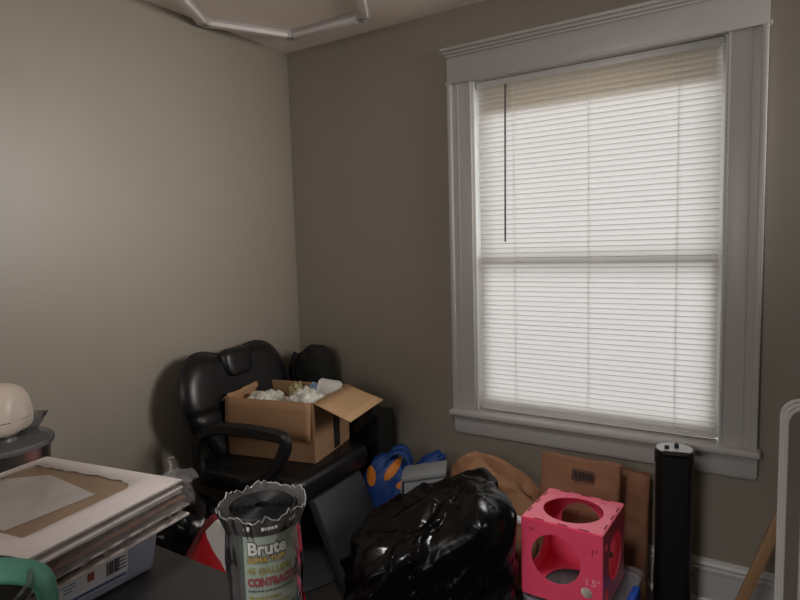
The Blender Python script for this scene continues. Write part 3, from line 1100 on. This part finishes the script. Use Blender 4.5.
def panel(name, holes, mtx, s=S):
    """square panel 0..s with circular holes, thickness 3 mm, built in local xy and placed by mtx"""
    b = B()
    t = bmesh.new()
    # outer loop + hole loops filled by triangulation
    edges = []
    def loop(pts):
        vs_ = [t.verts.new((x, y, 0)) for x, y in pts]
        for a, c in zip(vs_, vs_[1:] + vs_[:1]):
            edges.append(t.edges.new((a, c)))
    def side_pts(a, c, n=6):
        return [(a[0] + (c[0] - a[0]) * k / n, a[1] + (c[1] - a[1]) * k / n) for k in range(n)]
    sq = [(0, 0), (s, 0), (s, s), (0, s)]
    loop([p for i in range(4) for p in side_pts(sq[i], sq[(i + 1) % 4])])
    for cx, cy, r in holes:
        n = 48 if r > 0.03 else 24
        loop([(cx + r * cos(-2 * pi * k / n), cy + r * sin(-2 * pi * k / n)) for k in range(n)])
    bmesh.ops.triangle_fill(t, edges=edges, use_beauty=True, use_dissolve=False)
    for f in list(t.faces):          # drop fills inside the holes
        c = f.calc_center_median()
        for cx, cy, r in holes:
            if (c.x - cx) ** 2 + (c.y - cy) ** 2 < (r * 0.97) ** 2:
                inside = all((v.co.x - cx) ** 2 + (v.co.y - cy) ** 2 < (r * 1.02) ** 2 for v in f.verts)
                if inside:
                    t.faces.remove(f)
                    break
    ret = bmesh.ops.extrude_face_region(t, geom=list(t.faces))
    for v in [g for g in ret['geom'] if isinstance(g, bmesh.types.BMVert)]:
        v.co.z += 0.003
    bmesh.ops.transform(t, matrix=mtx, verts=list(t.verts))
    b.merge(t)
    bmesh.ops.recalc_face_normals(b.bm, faces=list(b.bm.faces))
    return b.done(name, 'pink', pk, angle=30)


h2 = S / 2
def frame(o, x, y):
    x, y = Vector(x), Vector(y)
    z = x.cross(y)
    return Matrix(((x.x, y.x, z.x, o[0]), (x.y, y.y, z.y, o[1]), (x.z, y.z, z.z, o[2]), (0, 0, 0, 1)))


fm = frame((-h2, -h2, 0), (1, 0, 0), (0, 0, 1))          # front, faces -y
rm = frame((h2, -h2, 0), (0, 1, 0), (0, 0, 1))           # right, faces +x
lm = frame((-h2, h2, 0), (0, -1, 0), (0, 0, 1))          # left
bm_ = frame((h2, h2, 0), (-1, 0, 0), (0, 0, 1))          # back
tm = frame((-h2, -h2, S), (1, 0, 0), (0, 1, 0))          # top
um = frame((-h2, h2, 0), (1, 0, 0), (0, -1, 0))          # bottom
front = panel('front_panel', [(0.118, 0.150, 0.084), (0.222, 0.196, 0.012), (0.222, 0.066, 0.019)], fm)
right = panel('side_panel', [(0.150, 0.140, 0.080), (0.040, 0.215, 0.012), (0.045, 0.05, 0.019)], rm)
left = panel('side_panel', [(0.135, 0.15, 0.090), (0.235, 0.06, 0.012)], lm)
backp = panel('back_panel', [(0.150, 0.165, 0.075), (0.05, 0.07, 0.016)], bm_)
topp = panel('top_panel', [(0.135, 0.132, 0.101)], tm)
panel('bottom_panel', [(0.135, 0.135, 0.100)], um)


def put_text(s, size, mtx, x, y, m, parent, name='printed_number', z=0.0032, rot2=0, bold=0.0):
    t = text_bm(s, size, bold)
    bmesh.ops.transform(t, matrix=mtx @ Matrix.Translation((x, y, z)) @ Matrix.Rotation(R(rot2), 4, 'Z'), verts=list(t.verts))
    b = B(); b.merge(t)
    return b.done(name, m, parent, smooth=False)


put_text('7"', 0.024, fm, 0.036, 0.232, 'pink_ink', front)
put_text('1"', 0.030, fm, 0.246, 0.206, 'pink_ink', front)
put_text('1.5"', 0.032, fm, 0.240, 0.104, 'pink_mark', front)
put_text('8"', 0.026, Matrix.Translation((0, -0.0065, 0)) @ frame((-h2, h2, 0), (1, 0, 0), (0, 0, 1)), 0.11, 0.20, 'pink_ink', backp, z=0)
put_text('1"', 0.022, tm, 0.215, 0.238, 'pink_ink', topp, rot2=180)
# tabs where the panels slot together
def slot_tab(c, d):
    b = B(); b.box(c, d); b.done('slot_tab', 'pink_ink', topp)


for x in (0.06, 0.14, 0.21):
    slot_tab((-h2 + x, -h2 + 0.004, S + 0.0035), (0.034, 0.004, 0.002)); slot_tab((-h2 + x, h2 - 0.006, S + 0.0035), (0.034, 0.004, 0.002))
    slot_tab((-h2 + 0.005, -h2 + x, S + 0.0035), (0.004, 0.034, 0.002)); slot_tab((h2 - 0.005, -h2 + x, S + 0.0035), (0.004, 0.034, 0.002))

# rolled white tube poking out between bag and pink box
b = B()
b.lathe([(0.012, 0), (0.017, 0), (0.017, 0.105), (0.012, 0.105), (0.012, 0)], seg=24)
b.lathe([(0.0176, 0.075), (0.0182, 0.075), (0.0182, 0.08), (0.0176, 0.08)], seg=24)
o = b.done('rolled_tube', 'white_plastic', None, (1.455, -0.500, 0.408), 0)
o.rotation_euler = (0, R(93), R(4))
tag(o, 'white rolled tube poking out between black trash bag and pink box', 'tube')

# ================================================================== BLACK TOWER
tw = thing('tower_unit', 'tall black tower unit with silver top standing below the window sill', 'tower', (1.985, -0.185, 0), R(12))
def dsec(r, cut):
    pts = []
    a0 = math.degrees(math.asin(cut / r))
    for k in range(41):
        a = R(-90 + (90 - a0) + (360 - 2 * (90 - a0)) * k / 40)
        pts.append((r * cos(a), r * sin(a)))
    return pts
b = B()
b.lathe([(0, 0), (0.105, 0), (0.108, 0.006), (0.105, 0.016), (0.07, 0.024), (0, 0.024)], seg=40)
b.done('tower_base', 'black_plastic', tw)
b = B()
b.prism(dsec(0.066, 0.050), 0.175, Matrix.Translation((0, 0, 0.02)), bev=0.0)
b.prism(dsec(0.0635, 0.048), 0.42, Matrix.Translation((0, 0, 0.193)))
b.done('tower_body', 'tower', tw, angle=30)
b = B()
b.prism(dsec(0.067, 0.050), 0.052, Matrix.Translation((0, 0, 0.612)))
# bevelled front lip
b.box((0, -0.044, 0.650), (0.082, 0.016, 0.030), rot(x=35))
b.done('tower_cap', 'tower', tw, angle=30)
b = B()
b.prism(dsec(0.061, 0.040), 0.004, Matrix.Translation((0, 0, 0.662)))
tt = b.done('top_plate', 'silver', tw, angle=30)
for x, y, h in ((-0.026, -0.012, 0.012), (0.008, 0.002, 0.018)):
    b = B()
    b.lathe([(0, 0), (0.0085, 0), (0.0075, h), (0, h)], (x, y, 0.665), seg=16)
    b.done('control_knob', 'black_plastic', tt)
# ================================================================== STICK AND WHITE PANELS AT RIGHT
b = B()
p0, p1 = Vector((2.165, -0.215, 0.004)), Vector((2.467, -0.030, 0.86))
d = (p1 - p0)
zz = d.normalized(); xx = zz.cross(Vector((0, 1, 0))).normalized() * -1; yy = zz.cross(xx)
t = bmesh.new(); bmesh.ops.create_cube(t, size=1)
for v in t.verts:
    v.co = Vector((v.co.x * 0.036, v.co.y * 0.018, (v.co.z + 0.5) * d.length))
bmesh.ops.bevel(t, geom=list(t.edges), offset=0.002, segments=2, profile=0.5, affect='EDGES')
b.merge(t)
o = b.done('wooden_stick', 'wood', None)
o.matrix_world = Matrix(((xx.x, yy.x, zz.x, p0.x), (xx.y, yy.y, zz.y, p0.y), (xx.z, yy.z, zz.z, p0.z + 0.008), (0, 0, 0, 1)))
tag(o, 'flat wooden stick leaning right against the wall beside the white panels', 'stick')


def rrect(x0, x1, z0, z1, r, n=8):
    pts = []
    for cx, cz, a0 in ((x1 - r, z1 - r, 0), (x0 + r, z1 - r, 90), (x0 + r, z0 + r, 180), (x1 - r, z0 + r, 270)):
        for k in range(n + 1):
            a = R(a0 + 90 * k / n)
            pts.append((cx + r * cos(a), cz + r * sin(a)))
    return pts


for k in range(3):
    pn = thing('panel_frame', ('white rounded panel frame nearest the window wall at right edge', 'middle white rounded panel frame of three at right edge',
               'frontmost white rounded panel frame with grey middle at right edge')[k], 'frame', (2.305 + k * 0.007, -0.33 - k * 0.014, 0), R(0), 'white panel frames at the right edge')
    zt = 0.925 - k * 0.008
    b = B()
    pts = [(x, 0, z) for x, z in rrect(0.006, 0.44, 0.012, zt, 0.055)]
    b.tube(pts, 0.01, closed=True, sq=(0.011, 0.011))
    b.done('panel_rim', 'white_plastic', pn, angle=40)
    b = B()
    b.prism(rrect(0.012, 0.434, 0.018, zt - 0.006, 0.05), 0.004, Matrix.Rotation(R(90), 4, 'X') @ Matrix.Identity(4))
    b.done('panel_sheet', 'frame_in' if k == 2 else 'white_plastic', pn, angle=40)
    if k == 2:
        b = B()
        b.box((0.062, -0.006, 0.45), (0.030, 0.012, 0.80), bev=0.004)
        b.done('panel_rib', 'white_plastic', pn)
        b = B()
        b.box((0.018, -0.004, 0.145), (0.034, 0.020, 0.26), bev=0.005)
        b.done('corner_sleeve', 'vinyl_grey', pn)

# ================================================================== TABLE
TZ = 0.74
tb = thing('dark_table', 'dark grey table in the foreground carrying mixer and stacked boards', 'table', (0.93, -2.045, 0))
b = B(); b.box((0, 0, TZ - 0.015), (1.50, 0.74, 0.03), bev=0.004); b.done('table_top', 'table', tb)
for sx in (-1, 1):
    for sy in (-1, 1):
        b = B(); b.box((sx * 0.70, sy * 0.33, (TZ - 0.03) / 2), (0.045, 0.045, TZ - 0.03), bev=0.004); b.done('table_leg', 'black_metal', tb)

# ---- shoebox bin with label
sb = thing('plastic_bin', 'clear plastic bin with white sticker under the stacked boards', 'bin', (1.043, -1.918, TZ), R(0))
b, rr_ = bin_shell(0.19, 0.36, 0.125, 0.215, 0.385, rad=0.025)
b.done('bin_body', 'bin_clear', sb)
sm = Matrix.Translation((0.0975, 0.030, 0.056)) @ Matrix.Rotation(R(8), 4, 'Y') @ frame((0, 0, 0), (0, 1, 0), (0, 0, 1))
b = B()
t = bmesh.new(); bmesh.ops.create_cube(t, size=1)
for v in t.verts:
    v.co = Vector((v.co.x * 0.150, v.co.y * 0.062, v.co.z * 0.0008 + 0.006))
bmesh.ops.transform(t, matrix=sm, verts=list(t.verts)); b.merge(t)
st = b.done('sticker', 'sticker', sb)
def stick_bits(name, m, rects):
    b = B()
    for x, y, w, h in rects:
        t = bmesh.new(); bmesh.ops.create_cube(t, size=1)
        for v in t.verts:
            v.co = Vector((v.co.x * w + x, v.co.y * h + y, v.co.z * 0.0004 + 0.0068))
        bmesh.ops.transform(t, matrix=sm, verts=list(t.verts)); b.merge(t)
    b.done(name, m, st, smooth=False)
stick_bits('sticker_band', 'sticker_blue', [(0.0, -0.025, 0.146, 0.007)] + [(-0.050 + 0.004 * (k % 2), 0.010 - 0.007 * k, 0.030 - 0.006 * (k % 3), 0.0022) for k in range(3)])
stick_bits('sticker_picture', 'sticker_red', [(-0.004, 0.006, 0.014, 0.018)])
stick_bits('barcode', 'label_black', [(0.030 + 0.0036 * k, 0.004, (0.0022, 0.0014, 0.0026)[k % 3], 0.030) for k in range(8)] + [(0.062, 0.016 - 0.008 * k, 0.018, 0.0025) for k in range(4)])

# ---- stacked boards (each a thing), lying tilted on the bin
A_, B_, C_ = Vector((0.760, -1.775, 0.942)), Vector((1.189, -1.705, 0.942)), Vector((1.259, -2.059, 0.942))
bxv = (B_ - A_).normalized()
byv = (C_ - B_); byv = (byv - bxv * byv.dot(bxv)).normalized() * -1
bzv = bxv.cross(byv)
BW, BD = 0.435, 0.361
ctr = (A_ + C_) / 2
def board(drop0, dx, dy, dr, label, style, th=0.004, w=BW, d=BD):
    o = thing('picture_board', label, 'board', (0, 0, 0), group='flat boards stacked on the clear bin')
    rm_ = Matrix(((bxv.x, byv.x, bzv.x), (bxv.y, byv.y, bzv.y), (bxv.z, byv.z, bzv.z)))
    drop = drop0 * 1.25
    o.matrix_world = (Matrix.Translation(ctr + bxv * dx + byv * dy - bzv * drop) @ rm_.to_4x4()
                      @ Matrix.Rotation(R(dr), 4, 'Z'))
    b = B()
    if style == 'window':
        bl, br_, bf, bn = 0.030, 0.078, 0.036, 0.058
        b.box((0, d / 2 - bf / 2, -th / 2), (w, bf, th)); b.box((0, -d / 2 + bn / 2, -th / 2), (w, bn, th))
        b.box((-w / 2 + bl / 2, (bn - bf) / 2, -th / 2), (bl, d - bf - bn, th)); b.box((w / 2 - br_ / 2, (bn - bf) / 2, -th / 2), (br_, d - bf - bn, th))
        # uneven inner edge of the window
        n = 40
        def wv(i): return 0.010 * noise.noise(Vector((i * 0.35, 2.2, 0))) + 0.006
        t = bmesh.new()
        a = [t.verts.new((-w / 2 + bl + (w - bl - br_) * i / n, d / 2 - bf, 0)) for i in range(n + 1)]
        c = [t.verts.new((-w / 2 + bl + (w - bl - br_) * i / n, d / 2 - bf - wv(i) - 0.006 - 0.03 * (max(0, i / n - 0.86) / 0.14) ** 2, 0)) for i in range(n + 1)]
        for i in range(n):
            t.faces.new((a[i], c[i], c[i + 1], a[i + 1]))
        b.merge(t, (0, 0, -0.0004))
        b.done('board_border', 'board', o)
        b = B(); b.box((0, 0, -th - 0.001), (w - 0.02, d - 0.02, 0.002)); b.done('board_backing', 'board_br', o, smooth=False)
        b = B()
        t = bmesh.new()
        pts = [(-0.19, -0.115), (-0.175, 0.055), (-0.10, 0.105), (0.095, 0.062), (0.075, -0.112)]
        t.faces.new([t.verts.new((x, y, 0)) for x, y in pts]); b.merge(t, (0, 0, -th + 0.0012))
        b.done('white_insert', 'insert', o)
        b = B()
        def ff(u, v):
            x, y = -w / 2 + 0.02 + (w - 0.09) * u, -d / 2 + 0.05 + (d - 0.08) * v
            return Vector((x, y, 0.0018 + 0.007 * abs(noise.noise(Vector((x * 9 + y * 5, y * 7, 1.3)))) + 0.004 * crease(Vector((x, y * 0.4, 0)), 14, 5) * 1.0))
        b.grid(50, 40, ff)
        b.done('clear_window', 'film_window', o, angle=25)
    else:
        b.box((0, 0, -th / 2), (w, d, th), bev=0.0006, seg=1)
        b.done('board_sheet', style, o)
    return o


board(0.0, 0, 0, 0, 'topmost white bordered board with clear film over a brown middle', 'window')
board(0.0120, 0.004, -0.004, 1.2, 'white board directly below the windowed top board', 'board', 0.005)
board(0.0215, -0.010, 0.006, -1.0, 'second white sheet down in the stack of boards', 'insert', 0.004)
board(0.0290, 0.010, 0.000, 0.6, 'brown board in the middle of the stack of boards', 'board_edge', 0.006)
board(0.0420, 0.012, 0.006, -0.8, 'upper white board below the brown board in the stack', 'board', 0.0035)
board(0.0490, 0.002, -0.004, 1.8, 'narrow brown sheet between the two lower white boards', 'board_edge', 0.0035)
board(0.0560, 0.014, 0.002, -1.6, 'lowest white board of the stack, resting on the bin rim', 'board', 0.005)

# plastic sleeve around the lower boards: film along the right edge with torn corner tail
sl = thing('plastic_sleeve', 'torn clear plastic sleeve hanging around the edge of the stacked boards', 'wrapper', (0, 0, 0))
rm_ = Matrix(((bxv.x, byv.x, bzv.x), (bxv.y, byv.y, bzv.y), (bxv.z, byv.z, bzv.z)))
sl.matrix_world = Matrix.Translation(ctr) @ rm_.to_4x4()
b = B()
def slf(u, v):
    y = BD / 2 + 0.012 - u * (BD + 0.03)
    bul = 0.014 + 0.020 * v * (1 - 0.3 * v)
    x = BW / 2 + 0.005 + bul * (0.55 + 0.9 * crease(Vector((y, v * 0.07, 0)), 22, 3))
    if v > 0.62:
        x -= (v - 0.62) * 0.16
    z = 0.002 - v * 0.085 + 0.010 * noise.noise(Vector((y * 18, v * 3, 4)))
    return Vector((x, y, z))
b.grid(90, 24, slf)
def slf2(u, v):
    x = BW / 2 + 0.012 - u * 0.09
    y = BD / 2 + 0.006 + 0.018 * v + 0.014 * crease(Vector((x, v * 0.07, 1)), 22, 6)
    z = 0.002 - v * 0.070 + 0.008 * noise.noise(Vector((x * 18, v * 3, 9)))
    return Vector((x, y, z))
b.grid(24, 14, slf2)
b.done('sleeve_film', 'film_milky', sl, angle=18)
b = B()
def tail(u, v):
    y = BD / 2 - 0.02 + 0.035 * v
    x = BW / 2 - 0.05 + 0.085 * u
    z = 0.004 + 0.016 * crease(Vector((x, y, 2)), 30, 4) + 0.012 * u * (1 - u) * 4 * v
    return Vector((x, y, z))
b.grid(30, 14, tail)
b.tube(spline([(BW / 2 - 0.045, BD / 2 + 0.01, 0.006), (BW / 2 - 0.05, BD / 2 + 0.02, 0.018), (BW / 2 - 0.058, BD / 2 + 0.024, 0.024), (BW / 2 - 0.056, BD / 2 + 0.02, 0.034), (BW / 2 - 0.044, BD / 2 + 0.024, 0.036)], 5, closed=False),
       0.0022, 6)
b.done('torn_tail', 'film_milky', sl, angle=18)

# ================================================================== STAND MIXER
MZ = 0.046
mx_ = thing('stand_mixer', 'white stand mixer with steel bowl at the left edge of the table', 'mixer', (0.526, -1.792, TZ), R(35))
b = B(); b.box((-0.03, 0, 0.012), (0.34, 0.22, 0.024), bev=0.010, seg=3); b.done('mixer_base', 'mixer', mx_)
b = B(); b.box((-0.165, 0, 0.14), (0.075, 0.13, 0.24), bev=0.025, seg=4); b.done('mixer_column', 'mixer', mx_)
b = B()
b.lathe([(0, 0.024), (0.06, 0.024), (0.065, 0.034), (0.088, 0.048), (0.108, 0.080), (0.117, 0.197), (0.121, 0.202), (0.121, 0.206), (0.115, 0.204), (0.105, 0.080), (0.085, 0.052), (0, 0.040)], (0.02, 0, 0), seg=56)
b.done('mixing_bowl', 'steel', mx_)
b = B()
b.lathe([(0.125, 0.148), (0.1265, 0.152), (0.126, 0.160), (0.118, 0.168), (0.08, 0.176), (0.05, 0.178), (0.05, 0.174), (0.08, 0.172), (0.118, 0.162), (0.125, 0.148)], (0.02, 0, MZ), seg=56)
lid = b.done('bowl_lid', 'smoke_lid', mx_)
t = bmesh.new()
lo = [(-0.035, 0.05), (0.035, 0.05), (0.035, 0.085), (-0.035, 0.085)]
hi = [(-0.05, 0.045), (0.05, 0.045), (0.055, 0.112), (-0.055, 0.112)]
va = [t.verts.new((x, y, 0.168 + MZ)) for x, y in lo]; vb = [t.verts.new((x, y, 0.212 + MZ)) for x, y in hi]
for k in range(4):
    t.faces.new((va[k], va[(k + 1) % 4], vb[(k + 1) % 4], vb[k]))
b2 = B(); b2.merge(t, (0.035, 0.0, 0))
b2.done('pouring_chute', 'smoke_lid', lid, solid=0.002)
# head: half round capsule, flat belly
b = B()
n_s, n_a = 34, 28
def hd(u, v):
    s = v
    x = -0.23 + 0.325 * s
    end = max(0.0, 1 - max(0, (s - 0.78) / 0.22) ** 3.4) ** 0.5
    beg = max(0.0, 1 - max(0, (0.12 - s) / 0.12) ** 2) ** 0.5
    k = max(0.002, min(end, beg))
    a = 2 * pi * u
    y = cos(a); z = sin(a)
    if z < 0:
        y = (abs(y) ** 0.35) * (1 if y > 0 else -1)
        z *= 0.52
    return Vector((x, y * 0.076 * k, 0.224 + MZ + z * (0.094 if z > 0 else 0.084) * (k ** 0.8)))
b.grid(n_a * 2, n_s, hd, closed_u=True)
bmesh.ops.holes_fill(b.bm, edges=[e for e in b.bm.edges if e.is_boundary], sides=0)
head = b.done('mixer_head', 'mixer', mx_, angle=40)
b = B()
b.tube([hd(0.0, s) + Vector((0, 0.0004, 0)) for s in [i / 24 for i in range(2, 25)]] + [hd(0.5, s) + Vector((0, -0.0004, 0)) for s in [i / 24 for i in range(23, 1, -1)]], 0.0012, 6)
b.done('head_seam', 'mixer_dk', head)
b = B(); b.lathe([(0, 0.160), (0.040, 0.160), (0.046, 0.172), (0.046, 0.188), (0, 0.188)], (0.02, 0, MZ), seg=32); b.done('drive_hub', 'steel', head)

# ================================================================== CLEAR JAR WITH TEAL HANDLE
jr = thing('clear_canister', 'clear plastic canister with teal handle at the bottom left corner', 'canister', (1.335, -2.205, TZ), R(0))
b = B()
b.lathe([(0, 0.002), (0.098, 0.002), (0.105, 0.01), (0.110, 0.222), (0.116, 0.227), (0.119, 0.234), (0.117, 0.243), (0.111, 0.243), (0.106, 0.227), (0.100, 0.014), (0, 0.008)], seg=64)
b.done('canister_body', 'jar', jr)
b = B()
b.tube(spline([(-0.02, -0.105, 0.150), (-0.03, -0.06, 0.205), (-0.02, 0.0, 0.248), (0.0, 0.05, 0.254), (0.025, 0.092, 0.246), (0.04, 0.122, 0.222), (0.045, 0.126, 0.170)], 7, closed=False), 0.01, sq=(0.042, 0.010))
b.done('canister_handle', 'teal', jr, angle=50)

# ================================================================== CONTRACTOR BAG ROLL
ro = thing('bag_roll', 'roll of black contractor bags in a clear printed sleeve at table edge', 'roll', (1.553, -1.812, TZ), R(0))
RR, RH = 0.058, 0.268
b = B()
prof = [(0.012, 0.004), (RR - 0.004, 0.004), (RR, 0.010), (RR, RH - 0.008), (RR - 0.004, RH)]
for k in range(9):
    r_ = RR - 0.006 - k * 0.0050
    prof += [(r_ + 0.002, RH - 0.004 - 0.002 * (k % 2)), (r_, RH + 0.001 * (k % 2))]
prof += [(0.012, RH - 0.004), (0.012, 0.004)]
b.lathe(prof, seg=56)
b.done('film_roll', 'roll_black', ro, angle=25)
# clear sleeve, open and ragged at the top
b = B()
def slv(u, v):
    a = 2 * pi * u
    r_ = RR + 0.004 + 0.004 * noise.noise(Vector((cos(a) * 3, sin(a) * 3, v * 4))) + 0.003 * crease(Vector((cos(a), sin(a), v * 2)), 3, 2)
    hgt = RH + 0.004 + 0.010 * noise.noise(Vector((cos(a) * 2.5, sin(a) * 2.5, 7))) + 0.010 * noise.noise(Vector((cos(a) * 11, sin(a) * 11, 3)))
    if v > 0.88:
        r_ += (v - 0.88) * 0.09
    return Vector((r_ * cos(a), r_ * sin(a), v * hgt))
b.grid(120, 50, slv, closed_u=True)
slb = b.done('clear_sleeve', 'film_milky', ro, angle=18)
b = B()
b.tube([slv(i / 90, 1.0) for i in range(90)], 0.0011, 5, closed=True)
b.done('torn_rim', 'film_edge', slb)

# printed label, curved with the roll and facing the camera
LA = math.atan2(-2.488 + 1.815, 2.2735 - 1.545) + R(12)
RL = RR + 0.0015
def wrap(t, dr=0.0):
    for v in t.verts:
        a = LA + v.co.x / RL
        r_ = RL + dr + v.co.z
        v.co = Vector((r_ * cos(a), r_ * sin(a), v.co.y))
    return t
def patch(x0, x1, y0, y1, dr, name, m, parent):
    b = B(); t = bmesh.new()
    n = 30
    g = [[t.verts.new((x0 + (x1 - x0) * i / n, y, 0)) for i in range(n + 1)] for y in (y0, y1)]
    for i in range(n):
        t.faces.new((g[0][i], g[0][i + 1], g[1][i + 1], g[1][i]))
    b.merge(wrap(t, dr)); return b.done(name, m, parent, angle=60)
lab = patch(-0.055, 0.100, 0.010, 0.252, 0.0, 'printed_label', 'paper_green', ro)
patch(-0.055, 0.100, 0.240, 0.266, 0.0003, 'label_band', 'label_black', lab)
patch(-0.055, -0.047, 0.010, 0.240, 0.0003, 'label_edge', 'label_dark', lab)


K_, DY = 0.72, 0.104


def words(s, size, x, y, m, dr=0.0006, bold=0.0, sx=1.0, name='lettering', align='LEFT', shear=0.0):
    size, x, y, bold = size * K_, x * K_, y * K_ + DY, bold * K_
    t = text_bm(s, size, bold, 0.0002, sx, align)
    for v in t.verts:
        v.co.x += x + shear * v.co.y
        v.co.y += y
    bmesh.ops.subdivide_edges(t, edges=[e for e in t.edges if e.calc_length() > 0.008], cuts=2)
    b = B(); b.merge(wrap(t, dr)); b.done(name, m, lab, smooth=False)


words('Brute', 0.040, -0.0555, 0.160, 'label_black', 0.0005, 0.0036, 0.98)
words('Brute', 0.040, -0.0555, 0.160, 'label_white', 0.0011, 0.0012, 0.98)
words('SUPER TUFF', 0.0160, -0.056, 0.1345, 'label_black', 0.0006, 0.0018, 1.02)
words('SUPER TUFF', 0.0160, -0.056, 0.1345, 'label_yellow', 0.0012, 0.0004, 1.02)
words('45 GALLON', 0.0205, -0.058, 0.1090, 'label_olive', 0.0008, 0.0008, 0.96)
words('CONTRACTOR', 0.0250, -0.058, 0.0820, 'label_red', 0.0008, 0.0018, 0.76)
def small_print(y, x0, x1, h, m, seed):
    # a line of print too small to read in the photo: a row of short strokes
    r_ = random.Random(seed)
    b = B()
    x = x0
    while x < x1:
        w = r_.uniform(0.0015, 0.006)
        t = bmesh.new()
        hh = h * r_.uniform(0.7, 1.0)
        g = [[t.verts.new((x + w * i / 3, yy, 0)) for i in range(4)] for yy in (y - hh / 2, y + hh / 2)]
        for i in range(3):
            t.faces.new((g[0][i], g[0][i + 1], g[1][i + 1], g[1][i]))
        b.merge(wrap(t, 0.0008))
        x += w + r_.uniform(0.0007, 0.0016)
    b.done('small_print', m, lab, smooth=False)


small_print(0.149, -0.042, 0.036, 0.0040, 'label_dark', 1)
small_print(0.137, -0.040, 0.010, 0.0060, 'label_olive', 2)
small_print(0.127, -0.040, 0.022, 0.0060, 'label_olive', 3)
small_print(0.115, -0.042, 0.036, 0.0040, 'label_dark', 4)
small_print(0.2535, -0.045, -0.030, 0.0075, 'label_white', 5)
small_print(0.2520, -0.016, 0.014, 0.0060, 'label_white', 6)
small_print(0.2540, 0.034, 0.050, 0.0075, 'label_white', 7)
b = B(); t = bmesh.new()
t.faces.new([t.verts.new(p) for p in ((0.050, 0.136, 0), (0.072, 0.136, 0), (0.067, 0.151, 0), (0.061, 0.160, 0), (0.056, 0.147, 0))])
bmesh.ops.subdivide_edges(t, edges=list(t.edges), cuts=1)
b.merge(wrap(t, 0.0008)); b.done('printed_emblem', 'label_black', lab)
